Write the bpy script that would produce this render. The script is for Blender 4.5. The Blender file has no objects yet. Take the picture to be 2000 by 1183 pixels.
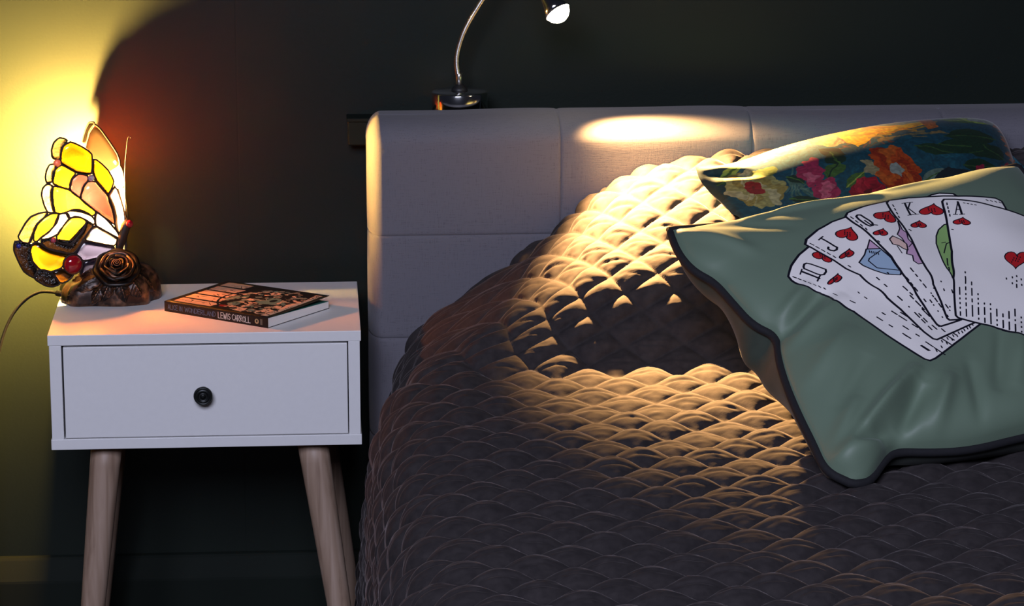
import bpy, bmesh, math
import numpy as np
from mathutils import Vector, Matrix

sc = bpy.context.scene
C = sc.collection
# ============================================================ camera, world, lights, exposure
cam = bpy.data.cameras.new('camera'); cam_o = bpy.data.objects.new('camera', cam); C.objects.link(cam_o)
cam.sensor_width = 36; cam.lens = 108.0; cam.clip_start = .05
cam_o.location = (.3407, -4.1395, 1.505)
cam_o.rotation_euler = (math.radians(90-13.34), 0, -math.radians(3.787))
sc.camera = cam_o
wd = bpy.data.worlds.new('world'); sc.world = wd; wd.use_nodes = True
wd.node_tree.nodes['Background'].inputs[0].default_value = (.50, .55, .80, 1)
wd.node_tree.nodes['Background'].inputs[1].default_value = .02
def area(name, loc, target, sx, sy, power, col):
    l = bpy.data.lights.new(name, 'AREA'); l.shape = 'RECTANGLE'; l.size = sx; l.size_y = sy; l.energy = power; l.color = col
    o = bpy.data.objects.new(name, l); C.objects.link(o); o.location = loc
    o.rotation_euler = (Vector(target)-Vector(loc)).to_track_quat('-Z', 'Y').to_euler(); return o
area('window_daylight', (-.2, -4.4, 2.65), (.6, -.3, .55), 1.6, 1.2, 140, (.74, .77, 1.0))
vs = sc.view_settings
vs.view_transform = 'Standard'; vs.look = 'None'; vs.gamma = 1; vs.exposure = 0; vs.use_curve_mapping = False
sc.cycles.use_denoising = True
sc.cycles.max_bounces = 8; sc.cycles.transparent_max_bounces = 12
sc.cycles.sample_clamp_indirect = 4.0
sc.cycles.caustics_reflective = False; sc.cycles.caustics_refractive = False
BULB_EMIT = 42000.0       # butterfly lamp bulb
BULB_COL = (1.0, .54, .11)
SPOT_POWER = 520.0       # reading lamp
SPOT_COL = (1.0, .53, .175)
LENS_EMIT = 40.0

# ============================================================ helpers
BASE = {}
def thing(name, label, cat, loc, group=None):
    o = bpy.data.objects.new(name, None); C.objects.link(o); o.location = loc
    o.empty_display_size = .05; o['label'] = label; o['category'] = cat
    if group: o['group'] = group
    BASE[o] = np.array(loc, float); return o
def mesh_obj(name, V, F, mat, parent=None, smooth=True, label=None, uv=None, origin=None, kind=None):
    V = np.asarray(V, float).reshape(-1, 3)
    off = BASE[parent] if parent is not None else np.array(origin if origin is not None else (0, 0, 0), float)
    me = bpy.data.meshes.new(name)
    me.from_pydata((V-off).tolist(), [], [tuple(int(i) for i in f) for f in F])
    me.polygons.foreach_set('use_smooth', [bool(smooth)]*len(me.polygons))
    if uv is not None:
        ul = me.uv_layers.new(name='UVMap'); li = np.empty(len(me.loops), int); me.loops.foreach_get('vertex_index', li)
        ul.data.foreach_set('uv', np.asarray(uv, float)[li].ravel())
    for m in (mat if isinstance(mat, (list, tuple)) else [mat]): me.materials.append(m)
    me.update()
    o = bpy.data.objects.new(name, me); C.objects.link(o)
    if parent is not None: o.parent = parent
    elif origin is not None: o.location = origin
    BASE[o] = off
    if label: o['label'] = label
    if kind: o['kind'] = kind
    return o
def grid_mesh(name, P, mat, origin):
    r, c, _ = P.shape; me = bpy.data.meshes.new(name)
    me.vertices.add(r*c); me.vertices.foreach_set('co', (P-np.array(origin)).astype(np.float32).ravel())
    i = np.arange((r-1)*c).reshape(r-1, c)[:, :-1].ravel(); q = np.stack([i, i+1, i+c+1, i+c], -1).astype(np.int32)
    me.loops.add(q.size); me.loops.foreach_set('vertex_index', q.ravel())
    me.polygons.add(len(q)); me.polygons.foreach_set('loop_start', np.arange(0, q.size, 4, dtype=np.int32)); me.polygons.foreach_set('use_smooth', np.ones(len(q), bool))
    me.materials.append(mat); me.update(calc_edges=True); me.validate()
    o = bpy.data.objects.new(name, me); C.objects.link(o); o.location = origin; BASE[o] = np.array(origin, float); return o
def tagit(o, label, cat, group=None):
    o['label'] = label; o['category'] = cat
    if group: o['group'] = group
def gridf(nr, nc, off=0, flip=False, wrap=False):
    F = []
    for i in range(nr-1):
        for j in range(nc if wrap else nc-1):
            a = off+i*nc+j; b = off+i*nc+(j+1) % nc; c = b+nc; d = a+nc
            F.append((a, d, c, b) if flip else (a, b, c, d))
    return F
class MB:
    def __init__(s): s.V = []; s.F = []; s.n = 0
    def add(s, V, F):
        V = np.asarray(V, float).reshape(-1, 3); s.V.append(V); s.F += [tuple(i+s.n for i in f) for f in F]; s.n += len(V); return s
    def out(s): return np.concatenate(s.V), s.F
def tube(P, r, n=10, closed=False, caps=True):
    P = np.asarray(P, float); m = len(P); r = np.broadcast_to(np.asarray(r, float), (m,))
    T = np.zeros_like(P)
    for i in range(m):
        a = P[(i+1) % m] if closed or i < m-1 else P[i]; b = P[(i-1) % m] if closed or i > 0 else P[i]
        t = a-b; T[i] = t/max(1e-12, np.linalg.norm(t))
    up = np.array([0, 0, 1.]) if abs(T[0][2]) < .9 else np.array([0, 1., 0])
    N = np.cross(T[0], up); N /= np.linalg.norm(N); V = []
    ang = np.linspace(0, 2*np.pi, n, endpoint=False)
    for i in range(m):
        N = N-T[i]*(N@T[i]); N /= np.linalg.norm(N); Bn = np.cross(T[i], N)
        V.append(P[i]+r[i]*(np.cos(ang)[:, None]*N+np.sin(ang)[:, None]*Bn))
    V = np.concatenate(V); F = []
    for i in range(m if closed else m-1):
        for j in range(n):
            a = i*n+j; b = i*n+(j+1) % n; i2 = (i+1) % m; F.append((a, b, i2*n+(j+1) % n, i2*n+j))
    if caps and not closed:
        F.append(tuple(range(n))[::-1]); F.append(tuple((m-1)*n+j for j in range(n)))
    return V, F
def lathe(prof, n, o=(0, 0, 0), axis=(0, 0, 1)):
    """prof: (radius, height) list; first/last radius may be 0"""
    z = np.array(axis, float); z /= np.linalg.norm(z); up = np.array([0, 1., 0]) if abs(z[1]) < .9 else np.array([1., 0, 0])
    x = np.cross(up, z); x /= np.linalg.norm(x); y = np.cross(z, x)
    ang = np.linspace(0, 2*np.pi, n, endpoint=False); V = []
    for r, h in prof: V.append(np.array(o)+max(r, 1e-5)*(np.cos(ang)[:, None]*x+np.sin(ang)[:, None]*y)+h*z)
    return np.concatenate(V), gridf(len(prof), n, wrap=True)
def bm_obj(name, fn, mat, parent=None, bevel=0, seg=2, smooth=False, label=None, origin=None):
    bm = bmesh.new(); fn(bm)
    if bevel: bmesh.ops.bevel(bm, geom=bm.edges[:], offset=bevel, segments=seg, affect='EDGES', profile=.5)
    V = [v.co[:] for v in bm.verts]; bm.verts.index_update(); F = [[v.index for v in f.verts] for f in bm.faces]; bm.free()
    return mesh_obj(name, V, F, mat, parent, smooth, label, origin=origin)
def box(name, lo, hi, mat, parent=None, bevel=.0015, label=None, seg=2, smooth=False):
    lo = Vector(lo); hi = Vector(hi)
    def fn(bm): bmesh.ops.create_cube(bm, size=1, matrix=Matrix.Translation((lo+hi)/2) @ Matrix.Diagonal((*(hi-lo), 1)))
    return bm_obj(name, fn, mat, parent, bevel, seg, smooth, label)

# ---------------------------------------------------------- materials
def new_mat(name):
    m = bpy.data.materials.new(name); m.use_nodes = True; nt = m.node_tree
    return m, nt, nt.nodes['Principled BSDF']
def N(nt, typ, **kw):
    n = nt.nodes.new(typ)
    for k, v in kw.items():
        if k.startswith('i_'):
            key = k[2:]; key = int(key) if key.isdigit() else key.replace('_', ' ')
            n.inputs[key].default_value = v
        else: setattr(n, k, v)
    return n
def coord(nt, scale=(1, 1, 1), rot=(0, 0, 0), out='Object'):
    t = N(nt, 'ShaderNodeTexCoord'); mp = N(nt, 'ShaderNodeMapping')
    mp.inputs['Scale'].default_value = scale; mp.inputs['Rotation'].default_value = rot
    nt.links.new(t.outputs[out], mp.inputs['Vector']); return mp.outputs[0]
def ramp(nt, fac, stops):
    r = N(nt, 'ShaderNodeValToRGB'); e = r.color_ramp.elements
    while len(e) < len(stops): e.new(.5)
    for x, (p, c) in zip(e, stops): x.position = p; x.color = (*c, 1)
    nt.links.new(fac, r.inputs[0]); return r.outputs[0]
def bump(nt, b, height, strength=.3, dist=.001):
    n = N(nt, 'ShaderNodeBump'); n.inputs['Strength'].default_value = strength; n.inputs['Distance'].default_value = dist
    nt.links.new(height, n.inputs['Height']); nt.links.new(n.outputs[0], b.inputs['Normal']); return n
def mat(name, col, rough=.5, metal=0, sheen=0, noise=None, var=.0, bmp=0, spec=.5, sheen_rough=.4, sheen_tint=None, coat=0, stretch=(1, 1, 1)):
    m, nt, b = new_mat(name)
    b.inputs['Base Color'].default_value = (*col, 1); b.inputs['Roughness'].default_value = rough; b.inputs['Metallic'].default_value = metal
    b.inputs['Sheen Weight'].default_value = sheen; b.inputs['Sheen Roughness'].default_value = sheen_rough
    if sheen_tint: b.inputs['Sheen Tint'].default_value = (*sheen_tint, 1)
    b.inputs['Specular IOR Level'].default_value = spec; b.inputs['Coat Weight'].default_value = coat
    if noise:
        t = N(nt, 'ShaderNodeTexNoise'); t.inputs['Scale'].default_value = noise; t.inputs['Detail'].default_value = 5
        nt.links.new(coord(nt, stretch), t.inputs['Vector'])
        lo = [max(0, c*(1-var)) for c in col]; hi = [min(1, c*(1+var)) for c in col]
        nt.links.new(ramp(nt, t.outputs[0], [(.3, lo), (.7, hi)]), b.inputs['Base Color'])
        if bmp: bump(nt, b, t.outputs[0], bmp)
    return m
def image_mat(name, img, rough=.6, sheen=0, sheen_tint=None, distort=0, spec=.4, bump_scale=0, sheen_rough=.4):
    m, nt, b = new_mat(name)
    im = N(nt, 'ShaderNodeTexImage'); im.image = img; im.extension = 'EXTEND'
    uvn = N(nt, 'ShaderNodeTexCoord'); vec = uvn.outputs['UV']
    if distort:
        nz = N(nt, 'ShaderNodeTexNoise'); nz.inputs['Scale'].default_value = 14; nz.inputs['Detail'].default_value = 6
        nt.links.new(vec, nz.inputs['Vector'])
        ad = N(nt, 'ShaderNodeVectorMath', operation='MULTIPLY_ADD'); ad.inputs[1].default_value = (distort, distort, 0)
        nt.links.new(nz.outputs['Color'], ad.inputs[0]); nt.links.new(vec, ad.inputs[2])
        sb = N(nt, 'ShaderNodeVectorMath', operation='SUBTRACT'); sb.inputs[1].default_value = (distort/2, distort/2, 0)
        nt.links.new(ad.outputs[0], sb.inputs[0]); vec = sb.outputs[0]
    nt.links.new(vec, im.inputs['Vector']); nt.links.new(im.outputs['Color'], b.inputs['Base Color'])
    b.inputs['Roughness'].default_value = rough; b.inputs['Sheen Weight'].default_value = sheen; b.inputs['Specular IOR Level'].default_value = spec
    b.inputs['Sheen Roughness'].default_value = sheen_rough
    if sheen_tint: b.inputs['Sheen Tint'].default_value = (*sheen_tint, 1)
    if bump_scale:
        t = N(nt, 'ShaderNodeTexNoise'); t.inputs['Scale'].default_value = bump_scale; nt.links.new(uvn.outputs['UV'], t.inputs['Vector'])
        bump(nt, b, t.outputs[0], .15)
    return m
# ---------------------------------------------------------- flat print painter (numpy, no files)
class Canvas:
    def __init__(s, w, h, bg): s.w, s.h = w, h; s.a = np.empty((h, w, 3), np.float32); s.a[:] = bg
    def _box(s, P, pad):
        x0 = int(max(0, P[:, 0].min()-pad)); x1 = int(min(s.w, P[:, 0].max()+pad+2)); y0 = int(max(0, P[:, 1].min()-pad)); y1 = int(min(s.h, P[:, 1].max()+pad+2))
        if x1 <= x0 or y1 <= y0: return None
        X, Y = np.meshgrid(np.arange(x0, x1)+.5, np.arange(y0, y1)+.5); return slice(y0, y1), slice(x0, x1), X, Y
    def _mix(s, sl, m, col): s.a[sl[0], sl[1]] += m[..., None]*(np.array(col, np.float32)-s.a[sl[0], sl[1]])
    def px(s, P): P = np.asarray(P, float); return P*[s.w, s.h]
    def poly(s, P, col, alpha=1):
        P = s.px(P); b = s._box(P, 1)
        if not b: return
        acc = np.zeros(b[2].shape)
        for dx, dy in ((-.25, -.25), (.25, -.25), (-.25, .25), (.25, .25)):
            ins = np.zeros(b[2].shape, bool); X = b[2]+dx; Y = b[3]+dy
            for (ax, ay), (bx, by) in zip(P, np.roll(P, -1, 0)):
                if ay == by: continue
                ins ^= ((ay > Y) != (by > Y)) & (X < (bx-ax)*(Y-ay)/(by-ay)+ax)
            acc += ins*.25
        s._mix(b, acc*alpha, col)
    def line(s, P, w, col, closed=False, alpha=1):
        P = s.px(P); w = w*s.w
        if closed: P = np.concatenate([P, P[:1]])
        b = s._box(P, w)
        if not b: return
        d = np.full(b[2].shape, 1e9)
        for (ax, ay), (bx, by) in zip(P[:-1], P[1:]):
            vx, vy = bx-ax, by-ay; L = vx*vx+vy*vy+1e-9; t = np.clip(((b[2]-ax)*vx+(b[3]-ay)*vy)/L, 0, 1)
            d = np.minimum(d, np.hypot(b[2]-ax-t*vx, b[3]-ay-t*vy))
        s._mix(b, np.clip(w/2-d+.5, 0, 1)*alpha, col)
    def disc(s, c, r, col, ry=None, rot=0, alpha=1, n=24, wob=0, seed=0):
        t = np.linspace(0, 2*np.pi, n, endpoint=False); k = 1+wob*np.sin(t*5+seed)+wob*.6*np.sin(t*3+seed*2)
        x = np.cos(t)*r*k; y = np.sin(t)*(ry or r)*k; cr, sr = math.cos(rot), math.sin(rot)
        s.poly(np.stack([c[0]+x*cr-y*sr, c[1]+x*sr+y*cr], -1), col, alpha)
    def image(s, name):
        im = bpy.data.images.new(name, s.w, s.h); b = np.ones((s.h, s.w, 4), np.float32); b[..., :3] = np.clip(s.a, 0, 1)
        im.pixels.foreach_set(b.ravel()); im.update(); im.pack(); return im
# ---- shared pure-numpy geometry (also pasted into scene.py) ----
def vnoise(x, y, seed=0):
    xi = np.floor(x).astype(int); yi = np.floor(y).astype(int)
    fx = x - xi; fy = y - yi
    fx = fx*fx*(3-2*fx); fy = fy*fy*(3-2*fy)
    def h(a, b):
        v = np.sin(a*127.1 + b*311.7 + seed*74.7)*43758.5453
        return v - np.floor(v)
    return (h(xi,yi)*(1-fx)+h(xi+1,yi)*fx)*(1-fy)+(h(xi,yi+1)*(1-fx)+h(xi+1,yi+1)*fx)*fy
def smooth1(a, sigma):
    n = int(sigma*3)+1
    k = np.exp(-0.5*(np.arange(-n, n+1)/sigma)**2); k /= k.sum()
    p = np.concatenate([2*a[0]-a[n:0:-1], a, 2*a[-1]-a[-2:-n-2:-1]])
    return np.convolve(p, k, 'valid')
FLAT = [(.398,.12),(.401,.22),(.404,.31),(.408,.38),(.412,.43),(.420,.475),(.435,.51),(.455,.53),(.50,.54),(.57,.54),(.63,.54),(.70,.54),(.78,.54),(.92,.54),(1.40,.54),(1.85,.54),(1.93,.52),(1.955,.47),(1.965,.30),(1.97,.12)]
MOUND = [(.398,.12),(.403,.22),(.415,.31),(.436,.38),(.452,.44),(.470,.495),(.503,.54),(.570,.578),(.640,.630),(.695,.683),(.735,.727),(.790,.758),(.86,.774),(.96,.781),(1.40,.785),(1.85,.77),(1.93,.60),(1.955,.50),(1.965,.30),(1.97,.12)]
WY = [(-2.2,0),(-.64,0),(-.60,.008),(-.55,.010),(-.50,.022),(-.475,.055),(-.45,.165),(-.415,.43),(-.39,.535),(-.35,.595),(-.31,.66),(-.25,.765),(-.20,.85),(-.14,.89)]
def _prof():
    F = np.array(FLAT); M = np.array(MOUND)
    L = np.concatenate([[0], np.cumsum(np.hypot(*np.diff(F, axis=0).T))])
    s = np.arange(0, L[-1], .002)
    o = []
    for A in (F, M):
        o.append(np.stack([smooth1(np.interp(s, L, A[:,0]), 6), smooth1(np.interp(s, L, A[:,1]), 6)], -1))
    return s, o[0], o[1]
PS, PF, PM = _prof()
_wy = np.arange(-2.2, -.13, .004)
_ww = smooth1(np.interp(_wy, *np.array(WY).T), 2.2)
def wy(y): return np.interp(y, _wy, _ww)
def quilt_base(s, y):
    """point on the un-padded quilt for cross arc s and depth y (arrays)"""
    w = wy(y)
    x = np.interp(s, PS, PF[:,0]); z = np.interp(s, PS, PF[:,1])
    mx = np.interp(s, PS, PM[:,0]); mz = np.interp(s, PS, PM[:,1])
    sag = .006*(vnoise(s*5, y*5, 3)-.5) * np.clip((s-.5)/.2, 0, 1)
    return np.stack([x+(mx-x)*w, y+0*x, z+(mz-z)*w+sag], -1)
_top = slice(int(np.searchsorted(PS,.36)), int(np.searchsorted(PS,1.85)))
def quilt_z(x, y):
    x = np.asarray(x, float).ravel(); y = np.asarray(y, float).ravel(); out = np.empty_like(x)
    for i in range(len(x)):
        w = wy(max(min(y[i], -.14), -2.)); 
        X = PF[_top,0]+(PM[_top,0]-PF[_top,0])*w; Z = PF[_top,1]+(PM[_top,1]-PF[_top,1])*w
        out[i] = np.interp(x[i], X, Z)
    return out
# ---------- cushions ----------
def chaikin(p, n=2):
    p = np.asarray(p, float)
    for _ in range(n):
        q = [p[0]]
        for a, b in zip(p[:-1], p[1:]):
            q += [.75*a+.25*b, .25*a+.75*b]
        q.append(p[-1]); p = np.array(q)
    return p
def resample(p, n):
    p = np.asarray(p, float); L = np.concatenate([[0], np.cumsum(np.linalg.norm(np.diff(p, axis=0), axis=1))])
    t = np.linspace(0, L[-1], n)
    return np.stack([np.interp(t, L, p[:,k]) for k in range(p.shape[1])], -1)
def coons(top, bot, left, right, n):
    """curves sampled n; top/bot run left->right, left/right run top->bottom"""
    u = np.linspace(0, 1, n)
    U, V = np.meshgrid(u, u)
    P = (1-V)[...,None]*top[None,:,:]+V[...,None]*bot[None,:,:]+(1-U)[...,None]*left[:,None,:]+U[...,None]*right[:,None,:]
    P -= ((1-U)*(1-V))[...,None]*top[0]+(U*(1-V))[...,None]*top[-1]+((1-U)*V)[...,None]*bot[0]+(U*V)[...,None]*bot[-1]
    return P, U, V
def ridge(P, a, b, w, amp):
    a = np.asarray(a); b = np.asarray(b); d = b-a; L2 = (d*d).sum()
    t = np.clip(((P-a)@d)/L2, 0, 1); q = P-(a+t[...,None]*d)
    r = np.sqrt((q*q).sum(-1)); env = np.sin(np.pi*np.clip(t*.9+.08, 0, 1))**.6
    return amp*env*np.exp(-(r/w)**2)
def cushion(spec, n=90):
    """returns front grid, back grid (world xyz), U, V"""
    O = np.array(spec['O']); e1 = np.array(spec['e1']); e2 = np.array(spec['e2']); nn = np.cross(e1, -e2); nn /= np.linalg.norm(nn)
    c = [resample(chaikin(spec[k], 3), n) for k in ('top','bot','left','right')]
    P, U, V = coons(*c, n)
    a = 2*U-1; b = 2*V-1
    ex, ey = spec.get('exp', (2.6, 2.6))
    th = ((1-np.abs(a)**ex)*(1-np.abs(b)**ey))
    th = np.maximum(th, 0)**spec.get('pow', .62)
    tf = spec['front']*th; tb = spec['back']*th
    for r in spec.get('ridges', []): tf = tf+ridge(P, *r)*np.clip(th*5, 0, 1)
    if 'wob' in spec: tf = tf+spec['wob']*(vnoise(P[...,0]*14, P[...,1]*14, 5)-.5)*np.clip(th*3,0,1)
    Pb = P.copy()
    if 'bulge' in spec:   # rear panel swells outwards past the seam on the left
        k, c0, wd = spec['bulge']
        f = np.exp(-((V-c0)/wd)**2)*k*np.sin(np.pi*np.clip(U/.30, 0, 1))**.8
        Pb[...,0] -= f
    sagv = spec.get('sag')
    off = 0
    if sagv: off = sum(k*np.exp(-(((P-np.array(c))**2).sum(-1))/w**2) for c, w, k in sagv)
    def W(Q, h): return O+Q[...,0:1]*e1+Q[...,1:2]*e2+(h+off)[...,None]*nn
    return W(P, tf), W(Pb, -tb), U, V, nn
GREEN = dict(O=(.7578,-.6363,.7568), e1=(.9257,.3711,.0734), e2=(.3614,-.8101,-.4616), front=.047, back=.085, exp=(3.0,6.5), pow=.5, wob=.008,
  top=[(0,0.0000),(.05,0.0068),(.12,0.0171),(.2059,0.0179),(.3156,0.0153),(.4276,0.0042),(.49,0.0000)],
  right=[(.49,0.0000),(.475,0.0808),(.470,0.2155),(.475,0.3412),(.4876,0.4379)],
  left=[(0,0.0000),(-.0095,0.0417),(-.0068,0.0762),(.0084,0.0993),(.0118,0.1379),(.0159,0.1808),(.0348,0.2042),(.0173,0.2400),(.0048,0.2809),(-.0058,0.3299),(-.0134,0.3786),(-.0212,0.4177),(-.002,0.4435)],
  bot=[(-.002,0.4435),(.0185,0.4468),(.0502,0.4211),(.0708,0.4116),(.1121,0.4250),(.1563,0.4340),(.2241,0.4318),(.3579,0.4345),(.4876,0.4379)],
  bulge=(.055,.46,.16),
  ridges=[((.034,.200),(.090,.168),.009,.007),((.030,.236),(.120,.200),.011,.007),((.036,.216),(.095,.186),.008,-.007),((-.0177,0.4229),(.1,0.3592),.010,.008),((.04,0.3920),(.135,0.335),.009,.013),((.075,0.4050),(.128,0.3580),.011,-.016),((.02,.30),(.10,.25),.012,.005),((.03,.35),(.09,.30),.010,-.005),((-.005,.40),(.05,.35),.009,.006),((.1155,0.4120),(.165,0.3557),.009,.010),((.17,.415),(.20,.34),.008,-.006),((.30,.40),(.33,.30),.012,.005),((.25,.415),(.40,.40),.008,.004),((.21,0.3861),(.267,0.2990),.008,-.006),((.235,0.3861),(.29,0.3053),.009,.005),((0,0.0045),(.06,0.0988),.010,.005),((.02,0.0090),(.12,0.0718),.010,-.004),((.085,0.0269),(.1984,0.0287),.007,.006),((.13,0.0269),(.26,0.0404),.008,.006),((.25,0.0269),(.36,0.0269),.007,.004),((-.012,0.425),(.05,0.4196),.014,.016),((.02,0.4086),(.07,0.3996),.006,-.006)])
FLORAL = dict(O=(.8311,-.29,.7663), e1=(.9569,.2745,.095), e2=(.2106,-.4306,-.8776), front=.056, back=.045, exp=(3.2,4.5), pow=.60, wob=.008,
  left=[(0,0),(.0006,.0189),(.0093,.0364),(.0253,.0565),(.0365,.0807),(.0446,.1292),(.0244,.2218)],
  top=[(0,0),(.02,.004),(.0614,.004),(.1251,-.008),(.2352,-.015),(.36,-.008),(.415,.002),(.433,.016)],
  right=[(.433,.016),(.439,.05),(.434,.12),(.436,.18),(.438,.24)],
  bot=[(.0244,.2218),(.09,.232),(.2,.228),(.32,.235),(.438,.24)],
  ridges=[((.005,.004),(.06,.022),.006,.006),((.012,.014),(.06,.034),.006,-.0035),((.02,.03),(.075,.043),.006,.005),((.02,.05),(.05,.12),.01,.004)])
# ============================================================ materials
def wall_material():
    m, nt, b = new_mat('dark_green_paint')
    v = coord(nt)
    n1 = N(nt, 'ShaderNodeTexNoise'); n1.inputs['Scale'].default_value = 5; n1.inputs['Detail'].default_value = 6; nt.links.new(v, n1.inputs['Vector'])
    col = ramp(nt, n1.outputs[0], [(.3, (.0070, .0110, .0086)), (.7, (.0084, .0130, .0100))])
    nt.links.new(col, b.inputs['Base Color'])
    n2 = N(nt, 'ShaderNodeTexNoise'); n2.inputs['Scale'].default_value = 260; nt.links.new(v, n2.inputs['Vector'])
    # board joint behind the night stand: a fine vertical line in the relief
    sx = N(nt, 'ShaderNodeSeparateXYZ'); nt.links.new(v, sx.inputs[0])
    d = N(nt, 'ShaderNodeMath', operation='SUBTRACT'); nt.links.new(sx.outputs[0], d.inputs[0]); d.inputs[1].default_value = .2393
    ab = N(nt, 'ShaderNodeMath', operation='ABSOLUTE'); nt.links.new(d.outputs[0], ab.inputs[0])
    st = N(nt, 'ShaderNodeMapRange'); st.inputs['From Min'].default_value = 0; st.inputs['From Max'].default_value = .0016; st.inputs['To Min'].default_value = -1.6; st.inputs['To Max'].default_value = 0
    nt.links.new(ab.outputs[0], st.inputs['Value'])
    ad = N(nt, 'ShaderNodeMath', operation='ADD'); nt.links.new(st.outputs[0], ad.inputs[0]); nt.links.new(n2.outputs[0], ad.inputs[1])
    bump(nt, b, ad.outputs[0], .12, .001)
    b.inputs['Roughness'].default_value = .48; b.inputs['Specular IOR Level'].default_value = .16
    return m
M_WALL = wall_material()
M_SKIRT = mat('green_gloss_paint', (.0080, .0115, .0092), .75, noise=6, var=.1, spec=.12)
M_FLOOR = mat('floor_boards', (.05, .035, .025), .5, noise=8, var=.3, stretch=(1, 8, 1))
M_WHITE = mat('white_laminate', (.78, .775, .77), .42, noise=120, var=.012, bmp=.03, spec=.4)
M_GAP = mat('drawer_interior', (.10, .10, .11), .8)
def wood_material():
    m, nt, b = new_mat('pale_oak')
    v = coord(nt, (60, 60, 3.5))
    n = N(nt, 'ShaderNodeTexNoise'); n.inputs['Scale'].default_value = 1.4; n.inputs['Detail'].default_value = 7; n.inputs['Distortion'].default_value = .8; nt.links.new(v, n.inputs['Vector'])
    nt.links.new(ramp(nt, n.outputs[0], [(.25, (.20, .125, .085)), (.5, (.34, .235, .17)), (.75, (.44, .32, .25))]), b.inputs['Base Color'])
    b.inputs['Roughness'].default_value = .5; bump(nt, b, n.outputs[0], .15); return m
M_OAK = wood_material()
M_KNOB = mat('black_bronze', (.018, .020, .020), .38, .7, noise=300, var=.2)
def linen_material():
    m, nt, b = new_mat('grey_linen_upholstery')
    v = coord(nt)
    def wave(scale, ax):
        w = N(nt, 'ShaderNodeTexWave', wave_type='BANDS', bands_direction=ax); w.inputs['Scale'].default_value = scale; w.inputs['Distortion'].default_value = 2.0; w.inputs['Detail'].default_value = 3; w.inputs['Detail Scale'].default_value = 1.6
        nt.links.new(v, w.inputs['Vector']); return w.outputs[1] if 'Fac' not in w.outputs else w.outputs['Fac']
    wx = wave(170, 'X'); wz = wave(170, 'Z')
    mx = N(nt, 'ShaderNodeMath', operation='ADD'); nt.links.new(wx, mx.inputs[0]); nt.links.new(wz, mx.inputs[1])
    sx = coord(nt, (900, 900, 70)); sz = coord(nt, (70, 900, 900))
    fs = []
    for q in (sx, sz):
        n = N(nt, 'ShaderNodeTexNoise'); n.inputs['Scale'].default_value = 1; n.inputs['Detail'].default_value = 3; nt.links.new(q, n.inputs['Vector']); fs.append(n.outputs[0])
    a1 = N(nt, 'ShaderNodeMath', operation='ADD'); nt.links.new(fs[0], a1.inputs[0]); nt.links.new(fs[1], a1.inputs[1])
    a2 = N(nt, 'ShaderNodeMath', operation='MULTIPLY_ADD'); nt.links.new(mx.outputs[0], a2.inputs[0]); a2.inputs[1].default_value = .06; nt.links.new(a1.outputs[0], a2.inputs[2])
    nt.links.new(ramp(nt, a2.outputs[0], [(.35, (.060, .059, .070)), (1.45, (.146, .140, .162))]), b.inputs['Base Color'])
    b.inputs['Roughness'].default_value = .9; b.inputs['Specular IOR Level'].default_value = .15
    b.inputs['Sheen Weight'].default_value = .12
    bump(nt, b, a2.outputs[0], .12, .0006); return m
M_LINEN = linen_material()
M_MATTRESS = mat('mattress_ticking', (.5, .5, .5), .9, noise=40, var=.05)
def velvet_material():
    m, nt, b = new_mat('taupe_velvet_quilting')
    v = coord(nt)
    n = N(nt, 'ShaderNodeTexNoise'); n.inputs['Scale'].default_value = 90; n.inputs['Detail'].default_value = 4; nt.links.new(v, n.inputs['Vector'])
    nt.links.new(ramp(nt, n.outputs[0], [(.3, (.027, .0235, .0250)), (.7, (.041, .0355, .0365))]), b.inputs['Base Color'])
    b.inputs['Roughness'].default_value = .95; b.inputs['Specular IOR Level'].default_value = .1
    b.inputs['Sheen Weight'].default_value = .30; b.inputs['Sheen Roughness'].default_value = .30; b.inputs['Sheen Tint'].default_value = (.58, .52, .53, 1)
    n2 = N(nt, 'ShaderNodeTexNoise'); n2.inputs['Scale'].default_value = 420; nt.links.new(v, n2.inputs['Vector'])
    bump(nt, b, n2.outputs[0], .2, .0006); return m
M_QUILT = velvet_material()
M_PIPE = mat('black_piping_velvet', (.006, .006, .009), .85, sheen=.0, noise=400, var=.2)
M_CHROME = mat('polished_chrome', (.72, .72, .74), .12, 1.0, noise=200, var=.02)
M_NICKEL = mat('brushed_nickel', (.55, .53, .50), .30, 1.0, noise=200, var=.05)
M_BLACK = mat('black_rubber', (.012, .012, .013), .5, noise=200, var=.2)
def bronze_material():
    m, nt, b = new_mat('antique_bronze')
    g = N(nt, 'ShaderNodeNewGeometry'); v = coord(nt)
    n = N(nt, 'ShaderNodeTexNoise'); n.inputs['Scale'].default_value = 110; n.inputs['Detail'].default_value = 5; nt.links.new(v, n.inputs['Vector'])
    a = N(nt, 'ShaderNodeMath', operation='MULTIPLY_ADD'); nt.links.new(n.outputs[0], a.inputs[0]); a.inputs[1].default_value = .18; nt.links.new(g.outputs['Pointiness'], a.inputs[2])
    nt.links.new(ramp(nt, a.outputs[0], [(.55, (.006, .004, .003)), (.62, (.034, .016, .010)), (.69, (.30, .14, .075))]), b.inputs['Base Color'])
    b.inputs['Metallic'].default_value = .45; b.inputs['Roughness'].default_value = .36; bump(nt, b, n.outputs[0], .2, .0008); return m
M_BRONZE = bronze_material()
M_CAME = mat('dark_copper_came', (.022, .011, .008), .55, .3, noise=300, var=.3)
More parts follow.
